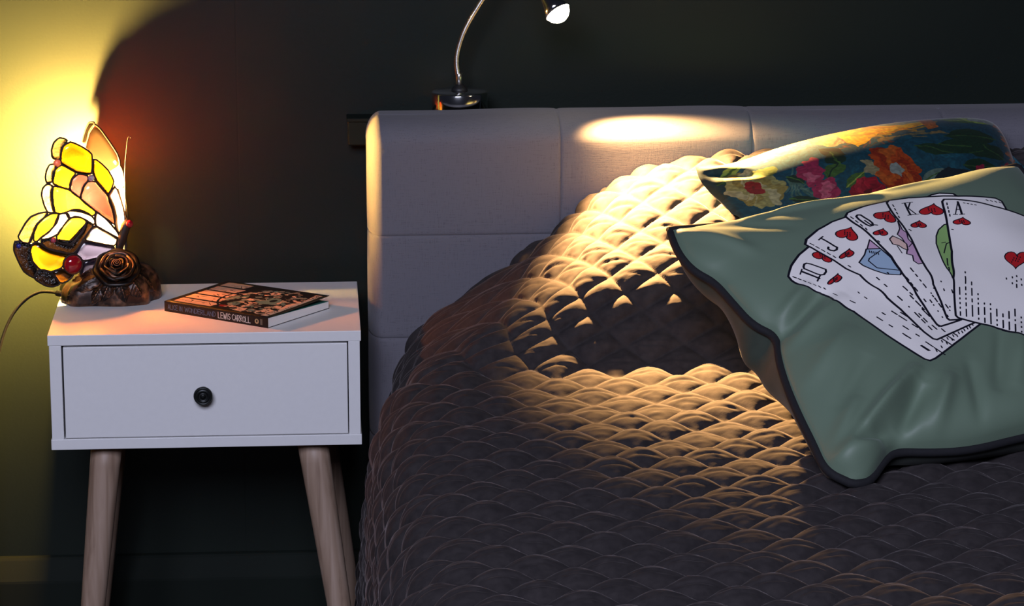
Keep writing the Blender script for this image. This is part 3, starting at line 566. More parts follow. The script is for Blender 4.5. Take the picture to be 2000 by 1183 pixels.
GREEN_PRINT = '1,14,6319 1314 6588 1230 6804 1260 7123 1455 7178 1657 6864 1980 6510 1801 6148 1634;1,14,1332 3355 1605 3017 1996 2639 2381 2376 2627 2591 2891 2801 3150 3023 3401 3265 3649 3513 3783 3910 3842 4331 3969 4733 4244 5126 4528 5490 4793 5841 5030 6199 5240 6575 4760 6827 4273 7095 3552 7513 3386 7567 3276 7485 3032 7020 2681 6405 2424 5854 2132 5267 1645 4790 1623 4249 1417 3972 1327 3521;2,7,2461 2904 2454 2918 2442 2962 2445 3023 2472 3082 2522 3118 2581 3119 2631 3083 2660 3016 2666 2929 2660 2835 2654 2748 2656 2681 2664 2641 2669 2630 2660 2637 2629 2649 2576 2654 2507 2649 2432 2645 2364 2657 2312 2697 2286 2763 2289 2838 2320 2899 2367 2930 2416 2930 2450 2914;0,-6,2509 2694 2491 2719;0,-6,2579 2807 2561 2831;0,-6,2533 2779 2515 2803;0,-6,2488 2752 2470 2776;0,-6,2558 2864 2540 2888;0,-6,2512 2836 2494 2860;0,-6,2467 2809 2449 2833;0,-6,2537 2921 2518 2945;0,-6,2491 2894 2473 2918;2,7,2278 3880 2269 3892 2255 3918 2259 3941 2297 3942 2364 3915 2441 3868 2505 3815 2538 3767 2541 3728 2528 3697 2514 3668 2512 3641 2520 3619 2526 3610 2515 3620 2478 3649 2413 3692 2326 3745 2231 3803 2142 3864 2075 3923 2041 3970 2047 3997 2089 3996 2154 3968 2220 3927 2264 3893;0,-6,2331 3760 2309 3784;0,-6,2425 3748 2403 3772;0,-6,2366 3774 2344 3797;0,-6,2307 3799 2285 3823;0,-6,2401 3787 2379 3811;0,-6,2342 3812 2319 3836;0,-6,2282 3838 2259 3863;0,-6,2376 3826 2354 3850;0,-6,2316 3852 2294 3876;0,-16,1724 3339 1974 3710;0,-9,2075 3581 1864 3819;0,-8,1632 3421 1767 3244;0,-12,1846 3167 1917 3061 1993 3034 2077 3100 2316 3383 2276 3480 2171 3578 2090 3577 2013 3516 1828 3239 1846 3167;0,-8,1427 3429 1478 3514;0,-8,1502 3557 1538 3642;0,-8,1561 3695 1572 3794;0,-8,1599 3848 1623 3914;0,-8,1686 3934 1716 3981;0,-8,1777 4010 1790 4064;0,-8,1845 4107 1841 4168;0,-7,1812 4461 1827 4607;0,-8,2097 4831 2218 4918;0,-8,2456 4497 2457 4552;0,-8,2523 4717 2559 4787;0,-9,2663 5616 2761 5793;0,-9,2875 6005 2928 6103;0,-9,3098 6416 3226 6646;0,-9,3203 6605 3222 6639;0,-9,3404 6972 3527 7200;0,-9,2837 5458 2895 5560;0,-9,3198 6126 3290 6295;0,-9,3415 6517 3467 6609;0,-9,3093 5456 3194 5637;0,-9,3225 5693 3322 5871;0,-9,3337 5899 3358 5936;0,-9,3454 6111 3549 6278;0,-9,3587 6344 3607 6379;0,-9,3680 6507 3772 6670;0,-9,3303 5570 3422 5782;0,-9,3435 5806 3516 5950;0,-9,3538 5990 3584 6070;0,-9,3775 6402 3791 6431;0,-9,3866 6565 3882 6594;0,-9,3989 6790 4093 6986;0,-9,4084 6969 4155 7105;0,-9,3592 5706 3676 5848;0,-9,3702 5892 3720 5922;0,-9,3834 6113 3852 6143;0,-9,4158 6686 4262 6883;0,-9,4265 6889 4305 6968;0,-9,3594 5365 3614 5397;0,-9,3711 5553 3761 5635;0,-9,3865 5801 3951 5938;0,-9,4079 6146 4097 6175;0,-9,4196 6343 4213 6372;0,-9,4297 6527 4401 6726;0,-9,4393 6711 4434 6790;0,-9,3136 6499 3161 6546;0,-9,3379 6974 3488 7193;0,-9,3554 6863 3665 7083;0,-9,3685 7125 3839 7437;0,-8,3691 7279 3692 7204;0,-8,3878 7172 3879 7097;0,-8,4068 7068 4070 6993;0,-8,4259 6965 4261 6889;0,-8,4448 6863 4450 6788;0,-8,4634 6767 4635 6691;0,-8,4818 6674 4820 6599;0,-8,5000 6583 5002 6507;0,-8,3974 6968 3975 6893;0,-8,4162 6902 4163 6826;0,-8,4349 6836 4351 6761;0,-8,4534 6774 4536 6699;0,-8,4716 6717 4718 6642;0,-8,4897 6663 4899 6587;1,14,2365 2253 2542 2036 3089 1694 3582 1506 4032 1461 4031 1988 4058 2482 4153 2945 4261 3391 4366 3823 4377 4279 4421 4732 4629 5170 4840 5586 5022 5998 5174 6424 5150 6480 4733 6585 4309 6703 3874 6838 3786 6786 3648 6470 3501 5970 3335 5447 3088 4895 2986 4367 3019 3788 2817 3464 2690 3060 2492 2627;2,7,3485 2251 3473 2266 3450 2314 3443 2381 3470 2447 3528 2490 3601 2496 3667 2461 3711 2391 3733 2295 3746 2189 3763 2088 3788 2008 3813 1960 3825 1946 3811 1954 3768 1967 3700 1969 3617 1959 3526 1950 3436 1961 3355 2008 3300 2084 3283 2169 3308 2238 3362 2275 3423 2278 3469 2262;0,-6,3602 2014 3571 2041;0,-6,3653 2150 3625 2176;0,-6,3605 2115 3575 2142;0,-6,3557 2080 3527 2107;0,-6,3613 2213 3585 2239;0,-6,3563 2179 3535 2205;0,-6,3514 2145 3485 2171;0,-6,3575 2275 3548 2300;0,-6,3524 2242 3496 2267;2,7,3089 2973 3083 2983 3074 3009 3083 3035 3119 3046 3177 3038 3241 3010 3292 2970 3316 2927 3315 2885 3299 2845 3284 2809 3280 2777 3285 2756 3290 2748 3281 2755 3249 2775 3191 2804 3115 2837 3031 2876 2955 2920 2900 2969 2876 3013 2888 3043 2930 3050 2987 3036 3042 3009 3078 2983;0,-6,3122 2856 3104 2876;0,-6,3209 2870 3191 2890;0,-6,3157 2881 3139 2901;0,-6,3104 2892 3086 2912;0,-6,3191 2906 3174 2926;0,-6,3139 2917 3121 2937;0,-6,3086 2928 3069 2949;0,-6,3174 2942 3156 2962;0,-6,3121 2953 3104 2973;0,-9,2788 2160 2981 2042;0,-13,2883 2102 2992 2507 3031 2590 2979 2674 2888 2702 2816 2659 2786 2590 2831 2524;0,-8,2503 2243 2538 2347;0,-8,2554 2412 2591 2510;0,-8,2619 2575 2655 2669;0,-8,2693 2734 2722 2825;0,-8,2768 2892 2789 2981;3,9,3653 2938 3982 3062 4055 3501 3976 4089 3873 4195 3608 4012 3430 3748 3277 3480 3247 3334 3516 3114;4,8,3907 2641 3983 3076 3676 2943;0,-7,3937 3144 3547 3298 3486 3371 3546 3699 3966 4009;0,-6,3692 3027 3668 3104;0,-6,3732 3067 3708 3144;0,-6,3772 3107 3748 3184;0,-6,3812 3147 3789 3224;0,-6,3853 3186 3829 3263;0,-9,3321 4034 3311 4144;0,-9,3266 4375 3255 4486;0,-9,3371 4937 3458 5130;0,-9,3667 3965 3667 4005;0,-9,3623 4641 3676 4825;0,-9,3720 4933 3771 5041;0,-9,3571 5416 3583 5449;0,-9,3664 5686 3734 5905;0,-9,3762 5996 3807 6146;0,-9,3848 6290 3889 6440;0,-9,3701 5028 3765 5187;0,-9,3804 5283 3888 5502;0,-9,3914 5572 3946 5658;0,-9,4016 5854 4044 5938;0,-9,4098 6101 4124 6186;0,-9,3961 6274 4026 6454;0,-9,4097 6297 4123 6369;0,-9,4159 6470 4201 6597;0,-8,2935 3360 2960 3434;1,14,3990 1438 4112 1309 4647 1193 5324 1099 5209 1777 5061 2402 5001 2976 4953 3531 4866 4080 4720 4650 4740 5222 4781 5757 4790 6287 4177 6371 4097 6289 3980 5508 3876 5027 3835 4539 4012 3977 4085 3447 4045 2988 4013 2512 4002 1979;2,7,4809 1898 4795 1914 4765 1965 4749 2036 4770 2105 4830 2148 4913 2151 4992 2111 5048 2036 5083 1936 5101 1826 5113 1726 5130 1649 5149 1604 5159 1591 5145 1599 5100 1612 5026 1617 4933 1609 4834 1599 4741 1606 4666 1644 4618 1714 4604 1800 4625 1876 4677 1919 4741 1925 4792 1909;0,-6,4927 1660 4898 1687;0,-6,4997 1792 4966 1819;0,-6,4942 1758 4911 1785;0,-6,4886 1724 4856 1751;0,-6,4953 1857 4921 1884;0,-6,4898 1823 4867 1850;0,-6,4844 1789 4813 1815;0,-6,4906 1922 4873 1950;0,-6,4853 1888 4821 1915;2,7,4279 2524 4272 2532 4264 2557 4268 2590 4297 2620 4345 2635 4401 2629 4447 2603 4472 2562 4475 2514 4466 2463 4457 2416 4458 2378 4466 2355 4471 2347 4462 2353 4432 2364 4381 2374 4315 2379 4245 2384 4182 2396 4135 2421 4113 2458 4118 2499 4149 2531 4193 2545 4238 2542 4269 2530;0,-6,4318 2404 4301 2419;0,-6,4387 2458 4370 2473;0,-6,4343 2448 4326 2463;0,-6,4299 2438 4283 2453;0,-6,4368 2492 4351 2507;0,-6,4324 2482 4308 2497;0,-6,4281 2471 4265 2486;0,-6,4350 2526 4334 2541;0,-6,4306 2515 4290 2530;0,-13,4217 1560 4280 1516 4348 1550 4387 1860 4372 2018 4309 2125 4229 2125 4196 2029 4198 1703 4217 1560;0,-10,4289 1830 4283 2074 4419 2153;0,-8,4088 1517 4101 1627;0,-8,4097 1730 4093 1835;0,-8,4088 1946 4068 2047;0,-8,4081 2158 4063 2247;4,8,5047 2119 4941 2514 4988 2664 4885 2930 4907 3142 4850 3406 4821 3737 4744 3961 4581 3956 4539 3808 4636 3597 4513 3500 4685 3239 4731 2868 4693 2683 4888 2468;5,8,4390 2812 4535 2715 4664 2903 4727 3124 4629 3362 4541 3286 4486 3135 4363 3027;0,-6,4727 3247 4936 3091;0,-6,4437 3141 4410 3436;0,-9,3912 4371 3887 4485;0,-9,3877 4589 3881 4698;0,-9,3895 4796 3934 4954;0,-9,4040 5296 4071 5402;0,-9,4282 4045 4246 4208;0,-9,4209 4328 4178 4444;0,-9,4162 4574 4162 4636;0,-9,4171 4751 4204 4909;0,-9,4305 5238 4323 5298;0,-9,3762 5763 3794 5859;0,-9,3825 5957 3876 6123;0,-9,3894 5617 3978 5853;0,-9,3977 5848 4008 5942;0,-9,4040 6037 4112 6272;0,-8,4080 2758 4089 2833;1,14,5291 1185 5413 1066 5964 1102 6396 1250 6816 1419 7184 1604 7582 1756 8146 1984 8256 2143 8206 2488 7602 2995 7072 3413 6571 3794 5997 4226 5562 4770 5293 5306 5043 5803 4795 6276 4488 6208 4452 6127 4480 5513 4439 4844 4723 3991 4973 2944 5094 2104;2,7,6176 1951 6166 1968 6154 2013 6167 2069 6220 2116 6303 2136 6392 2124 6461 2078 6493 2008 6492 1922 6469 1831 6446 1748 6437 1682 6442 1642 6448 1629 6436 1639 6393 1658 6314 1677 6208 1694 6091 1715 5985 1753 5907 1811 5873 1883 5889 1952 5948 1996 6030 2007 6108 1991 6159 1965;0,-6,6219 1736 6195 1765;0,-6,6344 1824 6320 1852;0,-6,6270 1810 6246 1838;0,-6,6196 1798 6172 1826;0,-6,6319 1885 6295 1913;0,-6,6246 1871 6221 1900;0,-6,6172 1859 6147 1887;0,-6,6294 1946 6269 1974;0,-6,6221 1932 6195 1961;2,7,5494 2424 5489 2434 5488 2462 5504 2494 5546 2517 5606 2521 5666 2503 5709 2469 5722 2424 5710 2374 5684 2323 5661 2277 5650 2238 5651 2214 5655 2205 5647 2212 5617 2229 5563 2249 5489 2270 5409 2294 5338 2326 5291 2366 5277 2410 5297 2449 5344 2471 5402 2471 5453 2454 5485 2433;0,-6,5500 2294 5486 2313;0,-6,5596 2333 5582 2352;0,-6,5543 2332 5529 2352;0,-6,5490 2332 5476 2352;0,-6,5586 2371 5572 2390;0,-6,5533 2371 5519 2390;0,-6,5479 2371 5465 2390;0,-6,5576 2409 5563 2428;0,-6,5523 2409 5509 2428;0,-13,5753 1328 5586 1901;0,-7,5673 1322 5847 1324;0,-7,5503 1906 5677 1899;0,-9,5902 1342 5715 1584 5750 1902;0,-6,5832 1327 5971 1350;0,-6,5676 1907 5820 1923;0,-8,5398 1319 5383 1418;0,-8,5350 1511 5332 1606;0,-8,5295 1697 5272 1791;0,-8,5230 1882 5200 1977;6,9,6355 2565 6194 2558 5952 2697 5755 2923 5575 3237 5400 3769 5193 4322 5094 4727 5898 3667 6139 3107;0,-6,5744 3236 5867 3231;0,-7,5567 3658 5852 3298 5962 3273;0,-8,5509 3897 5320 4192;0,-8,5289 4263 5202 4402;0,-9,4198 5383 4222 5481;0,-9,4243 5573 4248 5594;0,-9,4294 5809 4299 5829;0,-9,4338 6045 4341 6066;0,-9,4291 5145 4297 5167;0,-9,4345 5355 4380 5495;0,-9,4398 5574 4429 5712;0,-9,4449 5811 4467 5907;0,-9,4488 6021 4497 6077;0,-9,4410 4987 4416 5009;0,-9,4466 5206 4480 5263;0,-9,4571 5653 4600 5791;0,-9,4614 5870 4618 5890;0,-9,4706 4780 4702 4807;0,-9,4688 5092 4686 5161;0,-9,4664 5745 4662 5769;0,-9,4909 5177 4903 5297;0,-9,4897 5417 4887 5583;0,-9,4865 5873 4849 6035;0,-8,7834 1996 7862 2047;0,-8,7938 2056 7969 2105;0,-8,8047 2112 8080 2160;0,-8,8160 2164 8194 2211;0,-9,5136 2529 5163 2590;1,14,6684 1646 6780 1573 7036 1698 7481 1996 7893 2314 8474 2665 8865 2918 9419 3185 9999 3217 9397 4382 8942 5232 8576 5928 8240 6586 7904 7243 7566 7899 7307 8464 6652 8226 6373 7800 5969 7514 5658 6925 5164 6549 4739 6192 4710 6095 4806 5772 4951 5274 5116 4731 5817 3644 6070 3083 6297 2542;0,-7,6693 2284 7039 1836;0,-14,7039 1836 6847 2353;0,-7,6817 2116 6921 2164;0,-7,6638 2274 6735 2318;0,-7,6787 2341 6916 2382;2,7,6665 2670 6661 2680 6660 2709 6677 2748 6718 2784 6776 2805 6834 2803 6875 2777 6888 2732 6874 2675 6845 2615 6820 2559 6806 2516 6806 2490 6809 2482 6801 2487 6773 2497 6722 2504 6653 2505 6578 2507 6513 2519 6471 2547 6459 2590 6480 2637 6525 2675 6579 2692 6627 2690 6657 2678;0,-6,6665 2534 6652 2550;0,-6,6759 2602 6746 2618;0,-6,6708 2587 6695 2603;0,-6,6657 2572 6644 2588;0,-6,6751 2640 6739 2656;0,-6,6700 2625 6688 2641;0,-6,6649 2609 6636 2626;0,-6,6743 2677 6731 2694;0,-6,6692 2662 6680 2679;2,7,7393 4334 7414 4314 7479 4269 7574 4232 7673 4229 7744 4272 7760 4351 7716 4443 7622 4526 7492 4592 7349 4647 7218 4697 7120 4746 7067 4786 7052 4802 7059 4784 7063 4732 7049 4655 7019 4563 6992 4463 6997 4359 7049 4259 7141 4181 7251 4140 7351 4144 7411 4188 7424 4254 7406 4312;0,-6,7086 4536 7117 4496;0,-6,7277 4557 7307 4517;0,-6,7220 4514 7252 4473;0,-6,7166 4470 7198 4430;0,-6,7356 4491 7387 4451;0,-6,7301 4448 7333 4407;0,-6,7248 4404 7281 4363;0,-6,7437 4425 7470 4384;0,-6,7384 4381 7417 4341;0,-8,6763 1750 6718 1840;0,-8,6693 1910 6645 2001;0,-8,6621 2069 6577 2156;0,-8,6556 2222 6515 2307;0,-8,7153 1936 7179 1964;0,-8,7228 2001 7255 2027;0,-8,7306 2062 7334 2088;0,-8,7388 2121 7417 2145;0,-9,6295 2805 6320 2828;0,-9,5162 5132 5080 5395;0,-9,5040 5519 5025 5563;0,-9,4986 5684 4972 5727;0,-9,4931 5846 4916 5889;0,-9,4875 6007 4831 6130;0,-9,5583 4562 5555 4610;0,-9,5486 4742 5383 5017;0,-9,5341 5151 5302 5271;0,-9,5260 5399 5244 5445;0,-9,5202 5570 5186 5615;0,-9,5144 5737 5106 5847;0,-9,5062 5966 4974 6210;0,-9,5578 4996 5538 5117;0,-9,5493 5250 5401 5514;0,-9,5356 5640 5316 5753;0,-9,5271 5875 5126 6258;0,-9,5592 5486 5575 5533;0,-9,5528 5660 5511 5706;0,-9,5464 5830 5447 5875;0,-9,5399 5998 5302 6247;0,-9,5253 6369 5235 6413;0,-9,5623 5876 5605 5921;0,-9,5555 6045 5454 6296;0,-9,5403 6419 5335 6583;0,-9,5769 5950 5751 5995;0,-9,5699 6120 5681 6166;0,-9,5629 6289 5463 6681;0,-9,5842 6196 5733 6450;0,-9,5683 6569 5665 6612;0,-9,5614 6731 5600 6769;0,-9,5921 6414 5872 6527;0,-9,5819 6647 5713 6899;0,-9,6114 6373 5994 6634;0,-9,5934 6763 5796 7057;0,-9,6307 6333 6187 6593;0,-9,6119 6730 6094 6781;0,-9,6019 6928 5866 7227;0,-9,6322 6671 6297 6721;0,-9,6221 6868 6194 6920;0,-9,6098 7092 6066 7152;0,-9,5983 7307 5955 7361;0,-9,6488 6688 6464 6736;0,-9,6394 6873 6145 7343;0,-9,6528 6951 6502 7000;0,-9,6433 7135 6367 7260;0,-9,6296 7397 6213 7557;0,-9,6695 6953 6477 7374;0,-9,6408 7506 6323 7670;0,-9,6721 7215 6696 7263;0,-9,6629 7391 6496 7649;0,-9,6835 7301 6691 7570;0,-9,6628 7694 6605 7737;0,-9,6546 7855 6505 7937;0,-9,6903 7484 6672 7907;0,-9,6613 8023 6593 8064;0,-9,6620 5097 6603 5147;0,-9,6812 5088 6794 5139;0,-9,6705 5322 6687 5371;0,-9,6958 5074 6939 5125;0,-9,7028 5228 7009 5279;0,-9,6937 5448 6917 5498;0,-9,6871 5260 6852 5310;0,-9,6798 5413 6739 5547'
# ============================================================ cushions
INKC = [(.055, .05, .11), (.965, .945, .935), (.74, .12, .15), (.62, .71, .80), (.80, .65, .77), (.90, .77, .72), (.56, .71, .43)]
def green_print():
    cv = Canvas(2048, 2048, (.41, .485, .415))
    yy, xx = np.mgrid[0:2048, 0:2048]/2048.
    for part in GREEN_PRINT.split(';'):
        c, w, pts = part.split(','); c = int(c); w = int(w); q = np.array(pts.split(), float).reshape(-1, 2)/9999.
        if w < 0: cv.line(q, -w*.00043, INKC[c])
        else:
            cv.poly(q, INKC[c]); cv.line(q, w*.00043, INKC[0], closed=True)
    return cv.image('cushion_print')
def floral_print():
    cv = Canvas(1024, 1024, (.05, .30, .38))
    rs = np.random.RandomState(3)
    for i in range(260):      # brush work in the ground
        c = rs.rand(2); k = rs.rand(); cv.line([c, c+rs.randn(2)*.03], .008+.02*rs.rand(), (.05+.06*k, .25+.2*k, .34+.18*k), alpha=.5)
    def flower(c, r, ry, cols, heart, n=9, seed=0):
        for k in range(3):
            for i in range(n):
                t = 2*np.pi*(i+.5*k)/n+seed; f = 1-.28*k
                cv.disc((c[0]+math.cos(t)*r*.62*f, c[1]+math.sin(t)*ry*.62*f), r*.40*f, cols[(i+k) % len(cols)], ry*.42*f, t*0, wob=.12, seed=i)
        for i in range(14):
            t = rs.rand()*6.28; cv.line([(c[0]+math.cos(t)*r*.2, c[1]+math.sin(t)*ry*.2), (c[0]+math.cos(t)*r*.9, c[1]+math.sin(t)*ry*.9)], .004, cols[i % len(cols)], alpha=.7)
        cv.disc(c, r*.26, heart, ry*.26, wob=.15)
    def leafs(c, L, W, rot, col, col2):
        t = np.linspace(0, 1, 9); w = np.sin(np.pi*t)**.8*W
        up = np.stack([t*L, w], -1); dn = np.stack([t[::-1]*L, -w[::-1]], -1); q = np.concatenate([up, dn]); R = np.array([[math.cos(rot), -math.sin(rot)], [math.sin(rot), math.cos(rot)]])
        q = q@R.T+np.array(c); cv.poly(q, col); cv.line([c, np.array(c)+R@np.array([L, 0])], .006, col2)
    DG = (.07, .20, .14); MG = (.25, .42, .18); LG = (.62, .74, .30); PALE = (.72, .76, .50)
    # top side of the cushion (strip that turns back) : v below .07
    cv.poly([(.09, 0), (.36, 0), (.38, .035), (.30, .06), (.16, .075), (.10, .05)], (.78, .80, .50))
    for i in range(30): c = np.array([.1+.28*rs.rand(), .07*rs.rand()]); cv.line([c, c+[.03, .004*rs.randn()]], .01, (.80+.1*rs.rand(), .80, .55), alpha=.6)
    cv.poly([(0, 0), (.085, 0), (.10, .04), (.075, .10), (.03, .22), (0, .25)], (.05, .24, .28)); leafs((.045, .10), .10, .016, -.75, LG, MG); leafs((.02, .14), .08, .03, -.5, (.08, .26, .16), MG)
    cv.poly([(.36, 0), (.46, 0), (.455, .10), (.40, .11), (.35, .06)], (.72, .60, .40))
    for i in range(26): c = np.array([.36+.2*rs.rand(), .05+.09*rs.rand()]); cv.line([c, c+[.02*rs.randn(), .02]], .008, (.35+.4*rs.rand(), .28, .20), alpha=.6)
    cv.poly([(.44, 0), (.74, 0), (.75, .05), (.66, .075), (.55, .085), (.50, .12), (.46, .15), (.44, .10)], (.95, .74, .10))
    for i in range(40): c = np.array([.45+.28*rs.rand(), .10*rs.rand()]); cv.line([c, c+[.05, .01*rs.randn()]], .010, (.90+.1*rs.rand(), .55+.3*rs.rand(), .06), alpha=.7)
    cv.poly([(.56, .01), (.66, .0), (.72, .03), (.64, .05)], (.50, .62, .55)); cv.poly([(.70, .0), (.75, .0), (.755, .09), (.71, .10)], (.80, .42, .16))
    for i in range(18): c = np.array([.50+.22*rs.rand(), .10+.05*rs.rand()]); cv.line([c, c+[.04, .008*rs.randn()]], .009, (.62, .50, .30), alpha=.7)
    leafs((.78, .03), .16, .03, .1, MG, LG); leafs((.84, .0), .12, .03, .5, LG, MG); cv.disc((.935, .02), .05, (.60, .66, .62), .04, wob=.2)
    # front face
    flower((.100, .215), .074, .135, [(.66, .66, .40), (.60, .56, .28), (.74, .74, .55)], (.48, .14, .10), 10)
    for i in range(16): t = rs.rand()*6.28; cv.disc((.10+.014*math.cos(t), .215+.03*math.sin(t)), .010, (.60, .12, .12), .018)
    cv.disc((.165, .13), .03, (.40, .50, .20), .03)
    for a in range(7): cv.line([(.19, .22), (.17+.02*a, .36+.02*(a % 3))], .008, (.30, .46, .40), alpha=.8); cv.line([(.16+.01*a, .30), (.24, .16+.03*a)], .006, (.42, .55, .50), alpha=.6)
    leafs((.20, .20), .08, .02, 1.2, DG, MG); leafs((.165, .33), .09, .02, .7, DG, MG); leafs((.30, .29), .11, .03, -.9, MG, DG); leafs((.34, .36), .10, .03, -.6, MG, LG)
    for c, r in (((.262, .235), .034), ((.285, .20), .03), ((.285, .345), .036), ((.262, .37), .028)): cv.disc(c, r, (.66, .17, .34), r*1.9, wob=.2, seed=c[0]*40)
    for c in ((.262, .25), (.288, .33), (.27, .37)): cv.disc(c, .018, (.80, .38, .50), .03, wob=.2)
    flower((.405, .43), .06, .10, [(.66, .07, .17), (.55, .05, .14), (.74, .14, .22)], (.40, .04, .09), 7)
    flower((.527, .325), .078, .155, [(.74, .28, .08), (.64, .18, .06), (.80, .38, .12)], (.62, .68, .66), 10)
    cv.disc((.445, .28), .02, (.62, .60, .45), .05, wob=.2); leafs((.345, .10), .10, .03, .9, (.05, .10, .12), DG); leafs((.37, .14), .08, .03, 1.6, DG, MG)
    for c, L, W, r in (((.70, .20), .16, .05, .3), ((.74, .15), .18, .05, .15), ((.80, .27), .13, .05, -.3), ((.76, .33), .12, .04, .2), ((.86, .22), .10, .04, .9), ((.63, .20), .12, .03, .5)): leafs(c, L, W, r, (.06, .22, .14), (.20, .36, .18))
    leafs((.60, .40), .12, .03, -.4, (.40, .52, .48), MG); cv.poly([(.60, .45), (.70, .34), (.82, .38), (.80, .5), (.60, .55)], (.05, .13, .17))
    for c in ((.815, .38), (.84, .41), (.93, .37), (.96, .38), (.90, .39)): cv.disc(c, .028, (.66, .12, .26), .05, wob=.2, seed=c[0]*30)
    for k in range(8): cv.disc((.965+.012*(k % 3), .06+.03*k), .02, (.74, .40, .20), .02, wob=.2)
    for i in range(40): c = np.array([rs.rand(), .55+.45*rs.rand()]); cv.disc(c, .03, [(.66, .17, .34), MG, (.74, .28, .08), PALE][i % 4], .05, wob=.2)
    cv.a *= .66; n_ = vnoise(*np.meshgrid(np.arange(1024)/7., np.arange(1024)/9.), 9); cv.a *= (.80+.30*n_)[..., None]
    return cv.image('floral_print')
def build_cushion(spec, name, label, front_mat, back_mat, over=None, pipe=None):
    n = 150 if pipe else 110
    Fr, Bk, U, V, nn = cushion(spec, n)
    for G, clear in ((Fr, .012), (Bk, .012)):
        m = quilt_z(G[..., 0], np.minimum(G[..., 1], -.15)).reshape(U.shape)+clear
        G[..., 2] = np.maximum(G[..., 2], m)
        G[..., 1] = np.minimum(G[..., 1], -.146)
    if over is not None:       # squashed under the cushion that lies on it
        O2, a1, a2, n2, t2 = over
        for G in (Fr, Bk):
            d = G-O2; u = (d@a1)/.49; v = (d@a2)/.44; hgt = d@n2
            ins = np.clip(np.minimum(np.minimum(u+.02, 1.02-u), np.minimum(v+.0, 1-v))/.25, 0, 1)
            lim = -.003-t2*ins**.7
            hit = (u > -.02) & (u < 1.02) & (v > 0) & (v < 1) & (hgt > lim)
            G -= np.where(hit, hgt-lim, 0)[..., None]*n2
    cen = np.array([Fr[..., 0].mean(), Fr[..., 1].mean(), min(Fr[..., 2].min(), Bk[..., 2].min())])
    root = thing(name, label, 'cushion', cen.tolist())
    mesh_obj('front_cover', Fr, gridf(n, n, flip=True), front_mat, root, uv=np.stack([U.ravel(), V.ravel()], -1))
    mesh_obj('back_cover', Bk, gridf(n, n), back_mat, root)
    if pipe:
        E = np.concatenate([Fr[0, :-1], Fr[:-1, -1], Fr[-1, :0:-1], Fr[:0:-1, 0]])
        E = (E+np.concatenate([Bk[0, :-1], Bk[:-1, -1], Bk[-1, :0:-1], Bk[:0:-1, 0]]))/2
        mesh_obj('piping', *tube(E[::2], pipe, 8, closed=True), M_PIPE, root, label='black corded piping along the seam')
    return root
M_GREENP = image_mat('green_velvet_with_cards', green_print(), .50, .16, (.75, .85, .80), spec=.38, bump_scale=700)
M_GREENB = mat('green_velvet_shaded', (.036, .050, .038), .7, sheen=.08, noise=60, var=.12)  # same velvet as the front, with shade put into its darker base colour
M_FLORALP = image_mat('floral_velvet', floral_print(), .7, .3, (.8, .8, .8), distort=.05, spec=.2, bump_scale=600)
M_FLORALB = mat('teal_velvet', (.012, .085, .12), .75, sheen=.3, noise=50, var=.15)
g_e1, g_e2 = np.array(GREEN['e1']), np.array(GREEN['e2']); g_n = np.cross(g_e1, -g_e2); g_n /= np.linalg.norm(g_n)
build_cushion(FLORAL, 'cushion', 'teal floral cushion leaning on the headboard behind the green cushion', M_FLORALP, M_FLORALB, over=(np.array(GREEN['O']), g_e1, g_e2, g_n, .062))
build_cushion(GREEN, 'cushion', 'green velvet cushion with black piping printed with a fan of hearts playing cards', M_GREENP, M_GREENB, pipe=.0052)

# ============================================================ butterfly lamp
lamp = thing('table_lamp', 'lit stained glass butterfly table lamp on a bronze rose base on the white bedside table', 'lamp', (.068, -.098, .56))
BODY = np.array([.0923, -.1000])
thF = math.radians(18); dF = np.array([-math.cos(thF), -math.sin(thF)])
thB = math.radians(57); dB = np.array([-math.cos(thB), math.sin(thB)])
def wing_pt(q, d, sag=0., lift=0.):
    h = q[0]*1e-4; nrm = np.array([-d[1], d[0]])
    if nrm[1] > 0: nrm = -nrm            # towards the room side
    p = BODY+d*h+nrm*(sag*4*(h/.15)*(1-h/.15)+lift)
    return np.array([p[0], p[1], .56+q[1]*1e-4])
def refine(P, k=3):
    P = np.array(P, float); o = []
    for a, b in zip(P, np.roll(P, -1, 0)):
        for t in range(k): o.append(a+(b-a)*t/k)
    P = np.array(o)
    P = .15*np.roll(P, 1, 0)+.7*P+.15*np.roll(P, -1, 0)
    T = np.roll(P, -1, 0)-np.roll(P, 1, 0); nrm = np.stack([T[:, 1], -T[:, 0]], -1); nrm /= np.linalg.norm(nrm, axis=1, keepdims=True)+1e-9
    ar = (P[:, 0]*np.roll(P[:, 1], -1)-np.roll(P[:, 0], -1)*P[:, 1]).sum()
    return P+nrm*(11 if ar > 0 else -11)      # panes meet under the lead
